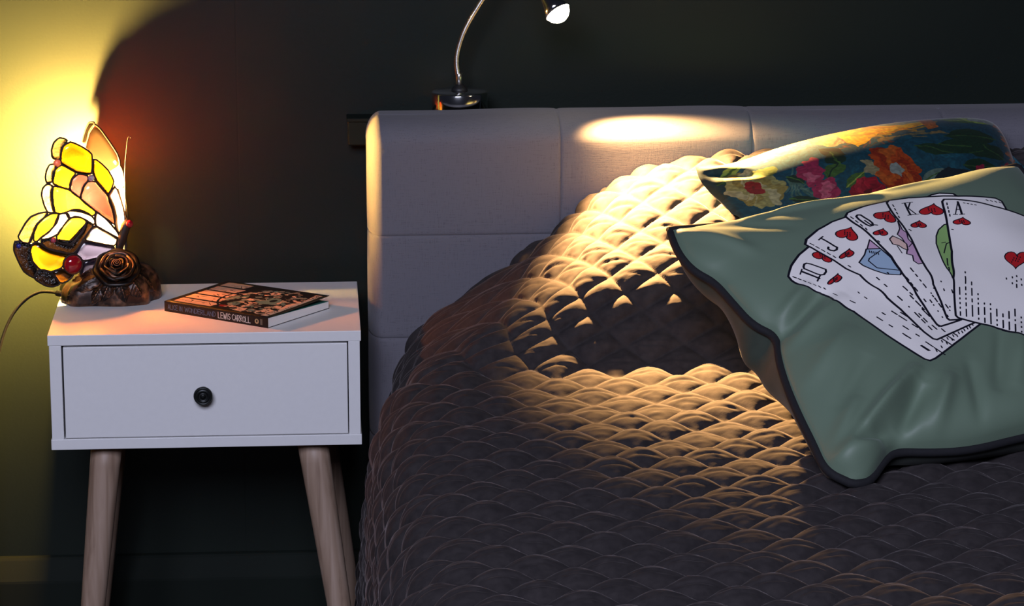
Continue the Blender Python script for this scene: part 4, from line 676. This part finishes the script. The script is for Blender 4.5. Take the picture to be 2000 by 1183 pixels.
def build_wing(panes, d, name, sag, side):
    came = MB()
    root = None; sheets = []
    for k, P in panes:
        q = refine(P); c = q.mean(0)
        o3 = np.array([wing_pt(x, d, sag) for x in q]); c3 = wing_pt(c, d, sag)
        came.add(*tube(o3, .00145, 6, closed=True)); sheets.append((k, q))
    wing = mesh_obj(name, *came.out(), M_CAME, lamp, label='lead came outline of the wing')
    for k, q in sheets:
        c = q.mean(0); n = len(q); V = []
        for li in (.0009, -.0009):                       # 1.8 mm thick pane
            for f in (1., .55): V += [wing_pt(c+(x-c)*f, d, sag, li) for x in q]
            V.append(wing_pt(c, d, sag, li))
        F = []; mi = []
        m = 2*n+1
        for s_, o in ((0, 0), (1, m)):
            for i in range(n):
                j = (i+1) % n
                F += [(o+i, o+j, o+n+j, o+n+i), (o+n+i, o+n+j, o+2*n)]; mi += [s_, s_]
        for i in range(n): F.append((i, m+i, m+(i+1) % n, (i+1) % n)); mi.append(1)
        ob = mesh_obj('glass_pane', V, F, [GL[k], M_CLEARBACK], wing)
        ob.data.polygons.foreach_set('material_index', mi); 
        if k in ('clear', 'amber_clear', 'smoke'): ob['label'] = {'clear': 'rippled clear glass pane', 'amber_clear': 'rippled amber border pane', 'smoke': 'dark rippled border pane'}[k]
        else: ob['label'] = {'yellow': 'yellow glass pane', 'orange': 'orange glass pane', 'pink': 'salmon pink glass pane', 'white': 'white opal glass pane', 'lavender': 'lavender glass pane', 'back_pink': 'salmon red glass pane', 'back_white': 'milky white glass pane', 'amber': 'amber orange glass pane', 'lemon': 'bright yellow glass pane', 'salmon': 'long salmon pink glass pane', 'white_thin': 'thin white opal glass pane'}[k]
    return wing
FRONT_W = [('amber_clear', [(977, 2004), (980, 2097), (947, 2187), (882, 2240), (784, 2211), (851, 2128), (883, 2032), (885, 1969), (949, 1973)]), ('amber_clear', [(1059, 1813), (1016, 1891), (946, 1886), (973, 1795), (1000, 1669), (1064, 1668), (1074, 1733)]), ('amber_clear', [(1066, 1633), (997, 1611), (1012, 1507), (1005, 1367), (983, 1266), (1067, 1273), (1109, 1387), (1134, 1505), (1114, 1585)]), ('amber', [(840, 2122), (739, 2179), (596, 2105), (459, 2003), (474, 1730), (665, 1773), (865, 1903), (861, 2019)]), ('amber', [(435, 1937), (335, 1855), (244, 1755), (166, 1609), (254, 1439), (401, 1626), (444, 1734)]), ('lemon', [(973, 1795), (871, 1881), (683, 1763), (750, 1686), (777, 1554), (984, 1645)]), ('pink', [(726, 1684), (643, 1742), (527, 1711), (529, 1653), (590, 1581), (641, 1439), (744, 1522), (758, 1605)]), ('salmon', [(530, 1629), (418, 1627), (255, 1410), (200, 1271), (175, 1128), (180, 1038), (264, 1111), (425, 1241), (625, 1409), (590, 1558)]), ('lemon', [(974, 1603), (778, 1537), (631, 1403), (431, 1218), (474, 1180), (635, 1257), (775, 1280), (905, 1243), (974, 1271), (1003, 1425), (999, 1541)]), ('white_thin', [(249, 1410), (150, 1537), (101, 1405), (58, 1260), (33, 1117), (38, 964), (93, 891), (144, 961), (159, 1068), (184, 1223)]), ('white_thin', [(416, 1216), (284, 1094), (153, 931), (114, 845), (289, 953), (433, 1047), (436, 1141)]), ('white_thin', [(445, 1036), (289, 929), (145, 824), (183, 744), (376, 801), (592, 865), (524, 960)]), ('lavender', [(610, 837), (412, 786), (189, 721), (198, 627), (418, 603), (619, 585), (721, 687), (659, 771)]), ('lavender', [(607, 566), (418, 586), (241, 595), (304, 470), (425, 385), (602, 376), (660, 405), (628, 485)]), ('yellow', [(1308, 764), (1270, 855), (1217, 862), (1116, 772), (931, 722), (786, 663), (889, 577), (920, 509), (1092, 465), (1195, 509), (1284, 622)]), ('orange', [(1057, 450), (915, 485), (847, 433), (766, 390), (851, 327), (910, 308), (956, 324)]), ('yellow', [(1256, 901), (1253, 982), (1208, 1107), (1124, 1182), (1018, 1238), (924, 1237), (963, 1123), (1060, 1025), (1179, 941), (1228, 893)]), ('clear', [(913, 1230), (808, 1228), (792, 1180), (871, 1093), (945, 981), (1028, 941), (1122, 913), (1168, 929), (1061, 990), (977, 1077)]), ('clear', [(819, 1241), (748, 1270), (643, 1262), (539, 1208), (466, 1131), (450, 1066), (496, 1087), (565, 1145), (657, 1187), (751, 1189), (792, 1186)]), ('yellow', [(958, 935), (909, 1014), (800, 1134), (728, 1181), (635, 1162), (564, 1104), (605, 990), (690, 902), (752, 825), (799, 811), (943, 858)]), ('smoke', [(555, 1103), (474, 1050), (547, 962), (621, 873), (683, 772), (756, 696), (884, 718), (1057, 768), (1137, 833), (1169, 894), (1053, 908), (950, 841), (788, 799), (703, 868), (606, 978)]), ('amber_clear', [(1063, 1265), (1180, 1251), (1286, 1212), (1358, 1130), (1463, 952), (1402, 889), (1327, 871), (1270, 1007), (1219, 1120), (1123, 1206)]), ('smoke', [(1506, 897), (1521, 782), (1480, 661), (1405, 491), (1280, 398), (1242, 489), (1319, 613), (1331, 755), (1305, 846), (1402, 871)]), ('smoke', [(1280, 398), (1201, 333), (1133, 286), (1040, 266), (952, 288), (990, 362), (1080, 464), (1207, 498)])]
BACK_W = [(('back_'+k) if k in ('pink', 'white') else k, P) for k, P in [('pink', [(790, 2244), (639, 2206), (413, 2074), (190, 1931), (117, 1801), (427, 1654), (670, 1717), (924, 1821), (1040, 1876), (997, 1977), (928, 2130)]), ('white', [(392, 1653), (106, 1780), (54, 1694), (33, 1533), (194, 1472), (282, 1553)]), ('white', [(185, 1432), (19, 1500), (21, 1347), (22, 1170), (100, 1098), (160, 1265)]), ('smoke', [(1023, 2140), (920, 2249), (801, 2266), (790, 2244), (928, 2130), (1009, 1987), (1130, 1958)])]]
BACK_W += [('back_pink', [(1010, 1890), (900, 1795), (660, 1700), (450, 1640), (265, 1560), (215, 1440), (700, 1430), (960, 1480), (1060, 1620), (1060, 1800)]),
           ('yellow', [(1060, 1460), (930, 1450), (700, 1400), (190, 1425), (160, 1262), (100, 1095), (330, 1010), (620, 1080), (900, 1150), (1040, 1260)]),
           ('back_white', [(15, 1100), (330, 1005), (610, 1060), (630, 860), (330, 785), (15, 800)]),
           ('back_white', [(20, 790), (330, 770), (640, 850), (660, 620), (400, 480), (60, 560)]),
           ('yellow', [(640, 1060), (900, 1120), (1010, 1080), (1050, 900), (980, 680), (820, 560), (670, 640)])]
wF = build_wing(FRONT_W, dF, 'wing', .006, 1)
wB = build_wing(BACK_W, dB, 'wing', .0, -1)
def dome(c, nrm, r, h, n=20):
    t = np.linspace(0, math.pi/2, 6); return lathe([(r*math.cos(a), h*math.sin(a)) for a in t], n, c, nrm)
nF = np.array([-dF[1], dF[0], 0]); nF = nF if nF[1] < 0 else -nF
for k, q, r in [('rose', (928, 1919), 45), ('blue', (475, 1684), 38), ('red', (761, 543), 108), ('rose', (1012, 887), 33), ('blue', (1467, 836), 30)]:
    c = wing_pt(q, dF, .006, .0012); rr = r/5.915/1475
    if r > 60:
        mesh_obj('glass_jewel', *dome(c, nF, rr, .007), JW[k], wF, label='large ruby glass cabochon')
        mb = MB(); t = np.linspace(0, 2*np.pi, 28, endpoint=False); ex = np.array([dF[0], dF[1], 0]); mb.add(*tube(c+rr*1.05*(np.cos(t)[:, None]*ex+np.sin(t)[:, None]*np.array([0, 0, 1.])), .0014, 6, closed=True)); mesh_obj('jewel_rim', *mb.out(), M_CAME, wF)
    else: mesh_obj('glass_jewel', *dome(c, nF, rr, rr*.9), JW[k], wF, label={'rose': 'rose pink glass jewel', 'blue': 'blue glass jewel', 'red': 'red glass jewel'}[k])
# body, head jewel, antennae
ax = np.array([[.0705, -.104, .603], [.0745, -.104, .612], [.0790, -.103, .624], [.0855, -.1025, .643], [.0915, -.102, .660], [.0955, -.102, .668]])
mesh_obj('body', *tube(ax, [.003, .0050, .0060, .0065, .0066, .0035], 16), M_CAME, lamp, label='dark butterfly body')
mesh_obj('head', *lathe([(0.0, -.0055), (.003, -.0046), (.0050, -.0022), (.0055, 0), (.0050, .0022), (.003, .0046), (0, .0055)], 18, (.0965, -.1045, .6625)), JW['red'], lamp, label='ruby red glass head bead')
def curve3(P, n=30):
    P = np.array(P, float); 
    for _ in range(3):
        q = [P[0]]
        for a, b in zip(P[:-1], P[1:]): q += [.75*a+.25*b, .25*a+.75*b]
        q.append(P[-1]); P = np.array(q)
    return P
for pts in ([(.0950, -.100, .665), (.0917, -.100, .700), (.0920, -.100, .735), (.0955, -.100, .765), (.0975, -.100, .778), (.1000, -.100, .7805), (.1015, -.100, .7775)],
            [(.0940, -.103, .665), (.0880, -.106, .690), (.0850, -.110, .705), (.0830, -.112, .712)]):
    mesh_obj('antenna', *tube(curve3(pts), .0007, 8), M_CAME, lamp)
# cast rose base
def base_pt(t, v):
    k = 1+.05*math.sin(5*t+.4)+.035*math.sin(9*t+2)
    rx, ry = .0655*k, .052*k
    prof = [(1.0, 0), (1.01, .006), (1.0, .016), (.97, .028), (.89, .038), (.72, .045), (.48, .050), (.22, .052), (0, .053)]
    r, z = prof[v]
    z *= 1-.35*max(0, -math.cos(t))*(r > .3)-.12*max(0, -math.sin(t))*(r > .6)           # lower towards the cable end
    return (.0665+r*rx*math.copysign(abs(math.cos(t))**.8, math.cos(t)), -.098+r*ry*math.copysign(abs(math.sin(t))**.8, math.sin(t)), .56+z)
nt_ = 64; V = []
for v in range(9):
    for j in range(nt_):
        x, y, z = base_pt(2*math.pi*j/nt_, v)
        w = .0022*(vnoise(np.array([x*160.]), np.array([y*160.+z*200]), 4)[0]-.5)*(1 if 0 < v < 8 else 0)
        V.append((x+w, y-abs(w), z+w))
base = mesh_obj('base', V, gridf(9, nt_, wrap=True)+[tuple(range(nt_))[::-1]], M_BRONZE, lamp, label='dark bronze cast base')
def leaf(root, tip, up, W, curl=.004, seed=0):
    root = np.array(root, float); tip = np.array(tip, float); d = tip-root; L = np.linalg.norm(d); d /= L
    up = np.array(up, float); up -= d*(up@d); up /= np.linalg.norm(up); s = np.cross(d, up); nu, nw = 23, 17; V = []
    for lay in (0, -.0014):
        for i in range(nu):
            t = i/(nu-1); w = W*(math.sin(math.pi*min(1, t*.97+.03)**.8)**.85)*(1+.07*math.sin(t*26+seed))
            for j in range(nw):
                a = 2*j/(nw-1)-1
                vein = .0015*max(0, math.cos((t*L/.0052-abs(a)*1.5)*2*math.pi))**1.5*(1-abs(a))**.4
                rib = .0016*math.exp(-(a/.10)**2)
                z = -abs(a)*W*.10+curl*(math.sin(t*3.0)-.7*t*t)+vein+rib-.002*abs(a)**3
                V.append(root+d*L*t+s*a*w+up*(z+lay))
    n = nu*nw; F = gridf(nu, nw)+gridf(nu, nw, n, flip=True)
    bd = [i for i in range(nw)]+[i*nw+nw-1 for i in range(1, nu)]+[(nu-1)*nw+j for j in range(nw-2, -1, -1)]+[i*nw for i in range(nu-2, 0, -1)]
    for a, b in zip(bd, bd[1:]+bd[:1]): F.append((b, a, a+n, b+n))
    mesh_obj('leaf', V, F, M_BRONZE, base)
R0 = np.array([.0800, -.131, .6065])        # rose heart
for r_, t_, up, W, sd in [
    ((.062, -.138, .602), (.022, -.146, .580), (-.2, -.75, .62), .0115, 0), ((.060, -.132, .606), (.030, -.128, .598), (-.3, -.4, .85), .0090, 1),
    ((.072, -.148, .594), (.060, -.1535, .568), (0, -.9, .4), .0095, 2), ((.084, -.150, .594), (.092, -.154, .566), (.1, -.9, .4), .0100, 3),
    ((.062, -.146, .588), (.046, -.1535, .565), (-.2, -.9, .4), .0085, 4), ((.098, -.144, .596), (.114, -.1425, .567), (.4, -.8, .4), .0105, 5),
    ((.104, -.134, .602), (.129, -.118, .573), (.6, -.5, .6), .0115, 6), ((.102, -.122, .608), (.124, -.094, .584), (.7, -.2, .7), .011, 7),
    ((.030, -.140, .583), (.010, -.138, .564), (-.5, -.6, .5), .0085, 8), ((.048, -.118, .604), (.014, -.112, .582), (-.3, -.3, .9), .0105, 9),
    ((.088, -.112, .612), (.108, -.078, .594), (.5, .2, .8), .010, 10)]: leaf(r_, t_, up, W, seed=sd)
# rose: spiral heart and cupped petals
za = np.array([.02, -.66, .75]); za /= np.linalg.norm(za); xa = np.cross([0, 0, 1.], za); xa /= np.linalg.norm(xa); ya = np.cross(za, xa)
rose = MB()
def petal(phi, span, r0, r1, hgt, flare, seed):
    nu, nv = 17, 9; out = []
    for lay in (0, 1):
        for i in range(nv):
            t = i/(nv-1); r = r0+(r1-r0)*t**.8; z = hgt*(math.sin(t*math.pi*.5)-flare*max(0, t-.72)**1.5*3)
            for j in range(nu):
                a = 2*j/(nu-1)-1; sp = span*(.55+.45*math.sin(min(1, t*1.1)*math.pi*.5)); th = phi+a*sp*.5
                rr = r-lay*.0009+.0008*math.sin(a*4+seed); zz = z*(1-.28*abs(a)**2.2)-lay*.0004
                out.append(R0+xa*rr*math.cos(th)+ya*rr*math.sin(th)+za*zz)
    n = nu*nv; F = gridf(nv, nu)+gridf(nv, nu, n, flip=True)
    bd = [i for i in range(nu)]+[i*nu+nu-1 for i in range(1, nv)]+[(nv-1)*nu+j for j in range(nu-2, -1, -1)]+[i*nu for i in range(nv-2, 0, -1)]
    for a, b in zip(bd, bd[1:]+bd[:1]): F.append((b, a, a+n, b+n))
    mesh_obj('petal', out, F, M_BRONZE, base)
for k in range(3): petal(2.09*k+.3, 2.5, .004, .0098, .0150, .1, k)
for k in range(4): petal(1.571*k+.9, 2.1, .008, .0165, .0150, .3, k+3)
for k in range(5): petal(1.2566*k+.2, 1.8, .012, .0245, .0125, .7, k+9)
for k in range(6): petal(1.047*k+.6, 1.5, .015, .0315, .0065, 1.0, k+20)
tt = np.linspace(.6, 5.2*math.pi, 90); sp = np.array([R0+(xa*math.cos(t)+ya*math.sin(t))*(.0004*t)+za*(.0162-.00012*t) for t in tt])
nS = len(sp); V = np.concatenate([sp, sp-za*.009, sp-za*.009+.0, sp]) 
ribs = MB(); ribs.add(*tube(sp, .0006, 6)); ribs.add(np.concatenate([sp, sp-za*.010]), [(i, i+1, nS+i+1, nS+i) for i in range(nS-1)])
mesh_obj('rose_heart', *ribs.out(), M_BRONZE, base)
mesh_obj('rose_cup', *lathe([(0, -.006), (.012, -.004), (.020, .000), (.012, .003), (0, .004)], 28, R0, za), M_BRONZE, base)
# lamp holder, bulb, cable
BULB = np.array([.0195, -.0990, .7010])
mesh_obj('lamp_holder', *lathe([(0, 0), (.008, 0), (.006, .066), (.0080, .068), (.0080, .083), (0, .083)], 20, (BULB[0], BULB[1], .600)), M_BLACK, lamp)
mesh_obj('bulb', *lathe([(0, -.019), (.0050, -.018), (.0052, -.012), (.0066, -.004), (.0070, .002), (.0055, .009), (.0026, .014), (0, .017)], 20, BULB), M_BULB, lamp, label='lit bulb between the wings')
cord = curve3([(.006, -.098, .566), (-.004, -.092, .5665), (-.013, -.082, .566), (-.030, -.062, .562), (-.052, -.046, .547), (-.073, -.038, .521), (-.089, -.033, .480), (-.106, -.028, .40), (-.115, -.026, .28), (-.118, -.030, .12), (-.119, -.030, .004), (-.16, -.03, .004)])
mesh_obj('cable', *tube(cord, .0021, 10), M_BLACK, lamp, label='thin black cable hanging down the wall')
mesh_obj('strain_relief', *tube([(.008, -.100, .566), (-.0035, -.0925, .5665)], .0042, 12), M_BLACK, lamp)

# ============================================================ reading lamp on the headboard
rl = thing('reading_lamp', 'lit chrome gooseneck reading lamp fixed behind the top edge of the grey headboard', 'lamp', (.542, -.012, .795))
cx, cy, cz = .5424, -.012, .7953
mesh_obj('lamp_base', *lathe([(0, 0), (.0357, 0), (.0377, .0015), (.0382, .004), (.0382, .0240), (.0376, .0255), (.036, .0265), (.012, .0270), (0, .0270)], 64, (cx, cy, cz)), M_CHROME, rl, label='round polished chrome base')
box('bracket', (cx-.03, -.0575, cz-.0065), (cx+.03, .016, cz-.0003), M_BLACK, rl, .001)
mesh_obj('grommet', *lathe([(0, .0266), (.0110, .0266), (.0112, .0285), (.0095, .0315), (.0070, .0330), (.0055, .0355), (0, .0355)], 32, (cx, cy, cz)), M_BLACK, rl)
mesh_obj('neck_sleeve', *lathe([(0, .032), (.0046, .032), (.0046, .0495), (.0040, .0505), (0, .0505)], 24, (cx-.0005, cy, cz)), M_NICKEL, rl)
LAMP = np.array([0.6663, -0.1370, 0.9445])
aim = np.array([0.4869, -0.5042, -0.7133]); aim /= np.linalg.norm(aim)
tail = LAMP-aim*.052
path = curve3([(cx-.001, cy, cz+.044), (cx-.0045, cy-.001, cz+.065), (cx-.002, cy-.003, cz+.085), (cx+.007, cy-.008, cz+.112), (cx+.024, cy-.012, cz+.142), (cx+.048, cy-.012, cz+.178), (cx+.080, cy-.008, cz+.200), (cx+.100, cy-.022, cz+.196), tail-aim*.025, tail])
def resample3(P, n):
    L = np.concatenate([[0], np.cumsum(np.linalg.norm(np.diff(P, axis=0), axis=1))]); t = np.linspace(0, L[-1], n); return np.stack([np.interp(t, L, P[:, k]) for k in range(3)], -1), L[-1]
pth, Lp = resample3(path, 520)
mesh_obj('gooseneck', *tube(pth, .0038+.00035*np.cos(np.arange(520)*2*math.pi/3.), 14), M_NICKEL, rl, label='ribbed flexible steel neck')
mesh_obj('lamp_head', *lathe([(0, -.054), (.006, -.053), (.0075, -.046), (.0085, -.030), (.0140, -.012), (.0185, .0), (.0176, .0), (.0145, -.010), (0, -.012)], 32, LAMP, aim), M_CHROME, rl, label='small chrome spot head')
mesh_obj('lens', *lathe([(0.0, .0130), (.005, .0124), (.010, .0098), (.0145, .0050), (.0168, -.0010), (.0168, -.0030), (0, -.0030)], 32, LAMP, aim), M_LENS, rl, label='glowing warm lens')
sl = bpy.data.lights.new('reading_lamp_beam', 'SPOT'); sl.energy = SPOT_POWER; sl.color = SPOT_COL; sl.spot_size = math.radians(87.4); sl.spot_blend = 1.0; sl.shadow_soft_size = .010
so = bpy.data.objects.new('reading_lamp_beam', sl); C.objects.link(so); so.location = (LAMP+aim*.0150).tolist(); so.rotation_euler = Vector(aim).to_track_quat('-Z', 'Y').to_euler()

# ============================================================ book
GLY = dict(A=[[(0, 0), (.5, 1), (1, 0)], [(.2, .35), (.8, .35)]], B=[[(0, 0), (0, 1), (.8, .9), (.8, .6), (0, .52), (.9, .4), (.9, .1), (0, 0)]], C=[[(1, .85), (.5, 1), (0, .7), (0, .3), (.5, 0), (1, .15)]], D=[[(0, 0), (0, 1), (.6, .95), (1, .6), (1, .4), (.6, .05), (0, 0)]],
    E=[[(1, 1), (0, 1), (0, 0), (1, 0)], [(0, .52), (.8, .52)]], I=[[(.5, 0), (.5, 1)]], L=[[(0, 1), (0, 0), (.95, 0)]], N=[[(0, 0), (0, 1), (1, 0), (1, 1)]], O=[[(.5, 0), (0, .3), (0, .7), (.5, 1), (1, .7), (1, .3), (.5, 0)]],
    R=[[(0, 0), (0, 1), (.8, .92), (.85, .6), (0, .5), (1, 0)]], S=[[(1, .85), (.5, 1), (.05, .8), (.2, .55), (.85, .42), (.95, .18), (.5, 0), (0, .15)]], W=[[(0, 1), (.25, 0), (.5, .8), (.75, 0), (1, 1)]])
def write(cv, txt, x0, x1, y0, y1, w, col, jit=0):
    wid = {'I': .35, 'W': 1.35, ' ': .45}; adv = [wid.get(c, 1.0) for c in txt]; gap = .22; tot = sum(adv)+gap*(len(txt)-1); k = (x1-x0)/tot; x = x0
    for i, (c, a) in enumerate(zip(txt, adv)):
        dy = jit*math.sin(i*2.3)*(y1-y0)
        for stv in GLY.get(c, []): cv.line([(x+px*a*k, y0+dy+py*(y1-y0)*(1+.0)) for px, py in stv], w, col)
        x += (a+gap)*k
bk = thing('book', 'black paperback book with a cream patterned cover lying on the white bedside table', 'book', (.253, -.18, .56))
b0 = np.array([.1440, -.1785]); b1 = np.array([.2810, -.2830]); ex = (b1-b0); BL = np.linalg.norm(ex); ex /= BL; ey = np.array([-ex[1], ex[0]]); BW = .1315; BT = .0138
def bp(u, v, z): q = b0+ex*u+ey*v; return (q[0], q[1], .56+z)
def cover_art():
    cv = Canvas(1024, 780, (.035, .028, .026)); rs = np.random.RandomState(8); CR = (.84, .67, .55); TE = (.36, .46, .42)
    # pale sky between dark trunks on the left part, dark thicket of leaves to the right
    for k in range(5):
        y0 = .06+.185*k; cv.poly([(.05, y0), (.40-.03*k, y0+.01), (.42-.03*k, y0+.15), (.05, y0+.155)], CR)
        for i in range(7):
            c = np.array([.06+.3*rs.rand(), y0+.02+.11*rs.rand()]); cv.line([c, c+[.05*rs.rand()+.02, .05*rs.randn()]], .006, (.05, .03, .03))
        cv.disc((.22+.1*rs.rand(), y0+.08), .012, (.35, .25, .2))
    th = np.linspace(-1.9, 1.9, 30); cv.line([(.70-.40*math.cos(t)*1.0, .5+.46*math.sin(t)) for t in th], .018, (.04, .03, .03))
    for i in range(260):
        t = rs.rand()*6.28; r = rs.rand()**.5; c = (.66+.30*r*math.cos(t), .5+.44*r*math.sin(t))
        cv.disc(c, .010+.022*rs.rand(), [CR, (.62, .55, .45), TE, (.45, .47, .42), (.05, .04, .04), (.04, .03, .03)][rs.randint(6)], .014+.03*rs.rand(), rs.rand()*3, wob=.2, seed=i)
    cv.poly([(.60, .46), (.68, .40), (.76, .44), (.79, .55), (.74, .66), (.66, .62), (.65, .54)], TE); cv.disc((.72, .56), .028, (.03, .05, .06), .05)
    for c, r in (((.86, .22), .035), ((.66, .13), .03), ((.60, .80), .03)):
        for k in range(7): t = k*.9; cv.disc((c[0]+r*math.cos(t), c[1]+r*1.3*math.sin(t)), r*.5, CR, r*.6, wob=.1)
    cv.line([(.85+.045*math.cos(t), .15+.07*math.sin(t)) for t in np.linspace(0, 6.28, 24)], .012, (.80, .72, .62)); cv.disc((.47, .16), .03, (.50, .10, .08), .04, wob=.2)
    cv.poly([(.90, .05), (.965, .05), (.965, .95), (.90, .95), (.93, .7), (.88, .5), (.92, .3)], CR)
    for i in range(40): c = np.array([.90+.06*rs.rand(), .06+.88*rs.rand()]); cv.line([c, c+[.03*rs.randn(), .03*rs.randn()]], .006, (.08, .05, .04))
    cv.line([(.025, .03), (.975, .03), (.975, .97), (.025, .97)], .02, (.035, .028, .026), closed=True)
    return cv.image('book_cover_art')
def spine_art():
    cv = Canvas(1600, 128, (.030, .026, .028)); s = 1600/128.
    write(cv, 'ALICE IN', .035, .175, .26, .72, .0042, (.27, .36, .47), .05); write(cv, 'WONDERLAND', .20, .50, .26, .72, .0042, (.29, .38, .49), .05)
    write(cv, 'LEWIS CARROLL', .525, .835, .22, .78, .0050, (.82, .79, .75), .03)
    cv.disc((.895, .5), .019, (.72, .60, .42), .019*s); cv.poly([(.887, .5), (.893, .36), (.903, .44), (.901, .66), (.893, .68)], (.05, .04, .04))
    for x in (.930, .938, .946): cv.line([(x, .24), (x, .76)], .0035, (.55, .50, .42))
    return cv.image('book_spine_art')
M_COVER = image_mat('printed_cover', cover_art(), .45, spec=.4); M_SPINE = image_mat('printed_spine', spine_art(), .45, spec=.4)
M_PAGE = mat('book_pages', (.80, .77, .75), .85, noise=600, var=.05, stretch=(.02, .02, 4), bmp=.1); M_TEAL = mat('teal_endpaper', (.02, .15, .115), .7, noise=50, var=.1); M_BKBLACK = mat('black_cover_card', (.018, .015, .015), .5, noise=80, var=.1)
# spine
V = [bp(0, -.0004, 0), bp(BL, -.0004, 0), bp(BL, -.0004, BT), bp(0, -.0004, BT), bp(0, .0004, 0), bp(BL, .0004, 0), bp(BL, .0004, BT), bp(0, .0004, BT)]
uvs = [(0, 0), (1, 0), (1, 1), (0, 1)]*2
mesh_obj('spine', V, [(0, 1, 2, 3), (5, 4, 7, 6), (0, 4, 5, 1), (3, 2, 6, 7), (1, 5, 6, 2), (0, 3, 7, 4)], M_SPINE, bk, smooth=False, uv=uvs, label='black spine with the title and author lettering')
def lift(u, v): t = v/BW; return BT+.0012*t+.0026*t*t*(.35+.65*u/BL)
nu, nv = 12, 14; V = []; uv = []
for dz in (0, -.0006):
    for j in range(nv):
        for i in range(nu):
            u = BL*i/(nu-1); v = BW*j/(nv-1); V.append(bp(u, v, lift(u, v)+dz)); uv.append((u/BL, v/BW))
n = nu*nv; bd = list(range(nu))+[j*nu+nu-1 for j in range(1, nv)]+[(nv-1)*nu+i for i in range(nu-2, -1, -1)]+[j*nu for j in range(nv-2, 0, -1)]
F = gridf(nv, nu)+gridf(nv, nu, n, flip=True); nm = len(F)//2; mi = [0]*nm+[1]*nm
for a, b in zip(bd, bd[1:]+bd[:1]): F.append((b, a, a+n, b+n)); mi.append(1)
ob = mesh_obj('front_cover', V, F, [M_COVER, M_BKBLACK], bk, uv=uv, label='front cover of cream shapes on black'); ob.data.polygons.foreach_set('material_index', mi)
def slab(name, u0, u1, v1, zf0, zf1, m):
    V = []
    for zf in (zf0, zf1):
        for j in range(nv):
            for i in range(nu):
                u = u0+(u1-u0)*i/(nu-1); v = .0005+(v1-.0005)*j/(nv-1); V.append(bp(u, v, zf(u, v)))
    F = gridf(nv, nu, flip=True)+gridf(nv, nu, n)
    for a, b in zip(bd, bd[1:]+bd[:1]): F.append((a, b, b+n, a+n))
    return mesh_obj(name, V, F, m, bk, smooth=False)
ptop = lambda u, v: BT-.0007-.0034*(v/BW)**1.1
slab('back_cover', 0, BL, BW, lambda u, v: .0002, lambda u, v: .0008, M_BKBLACK)
slab('pages', .0006, BL-.0006, BW-.001, lambda u, v: .0008, lambda u, v: ptop(u, v)-.0003, M_PAGE)
slab('endpaper', .0006, BL-.0006, BW-.001, lambda u, v: ptop(u, v)-.00025, lambda u, v: ptop(u, v), M_TEAL)
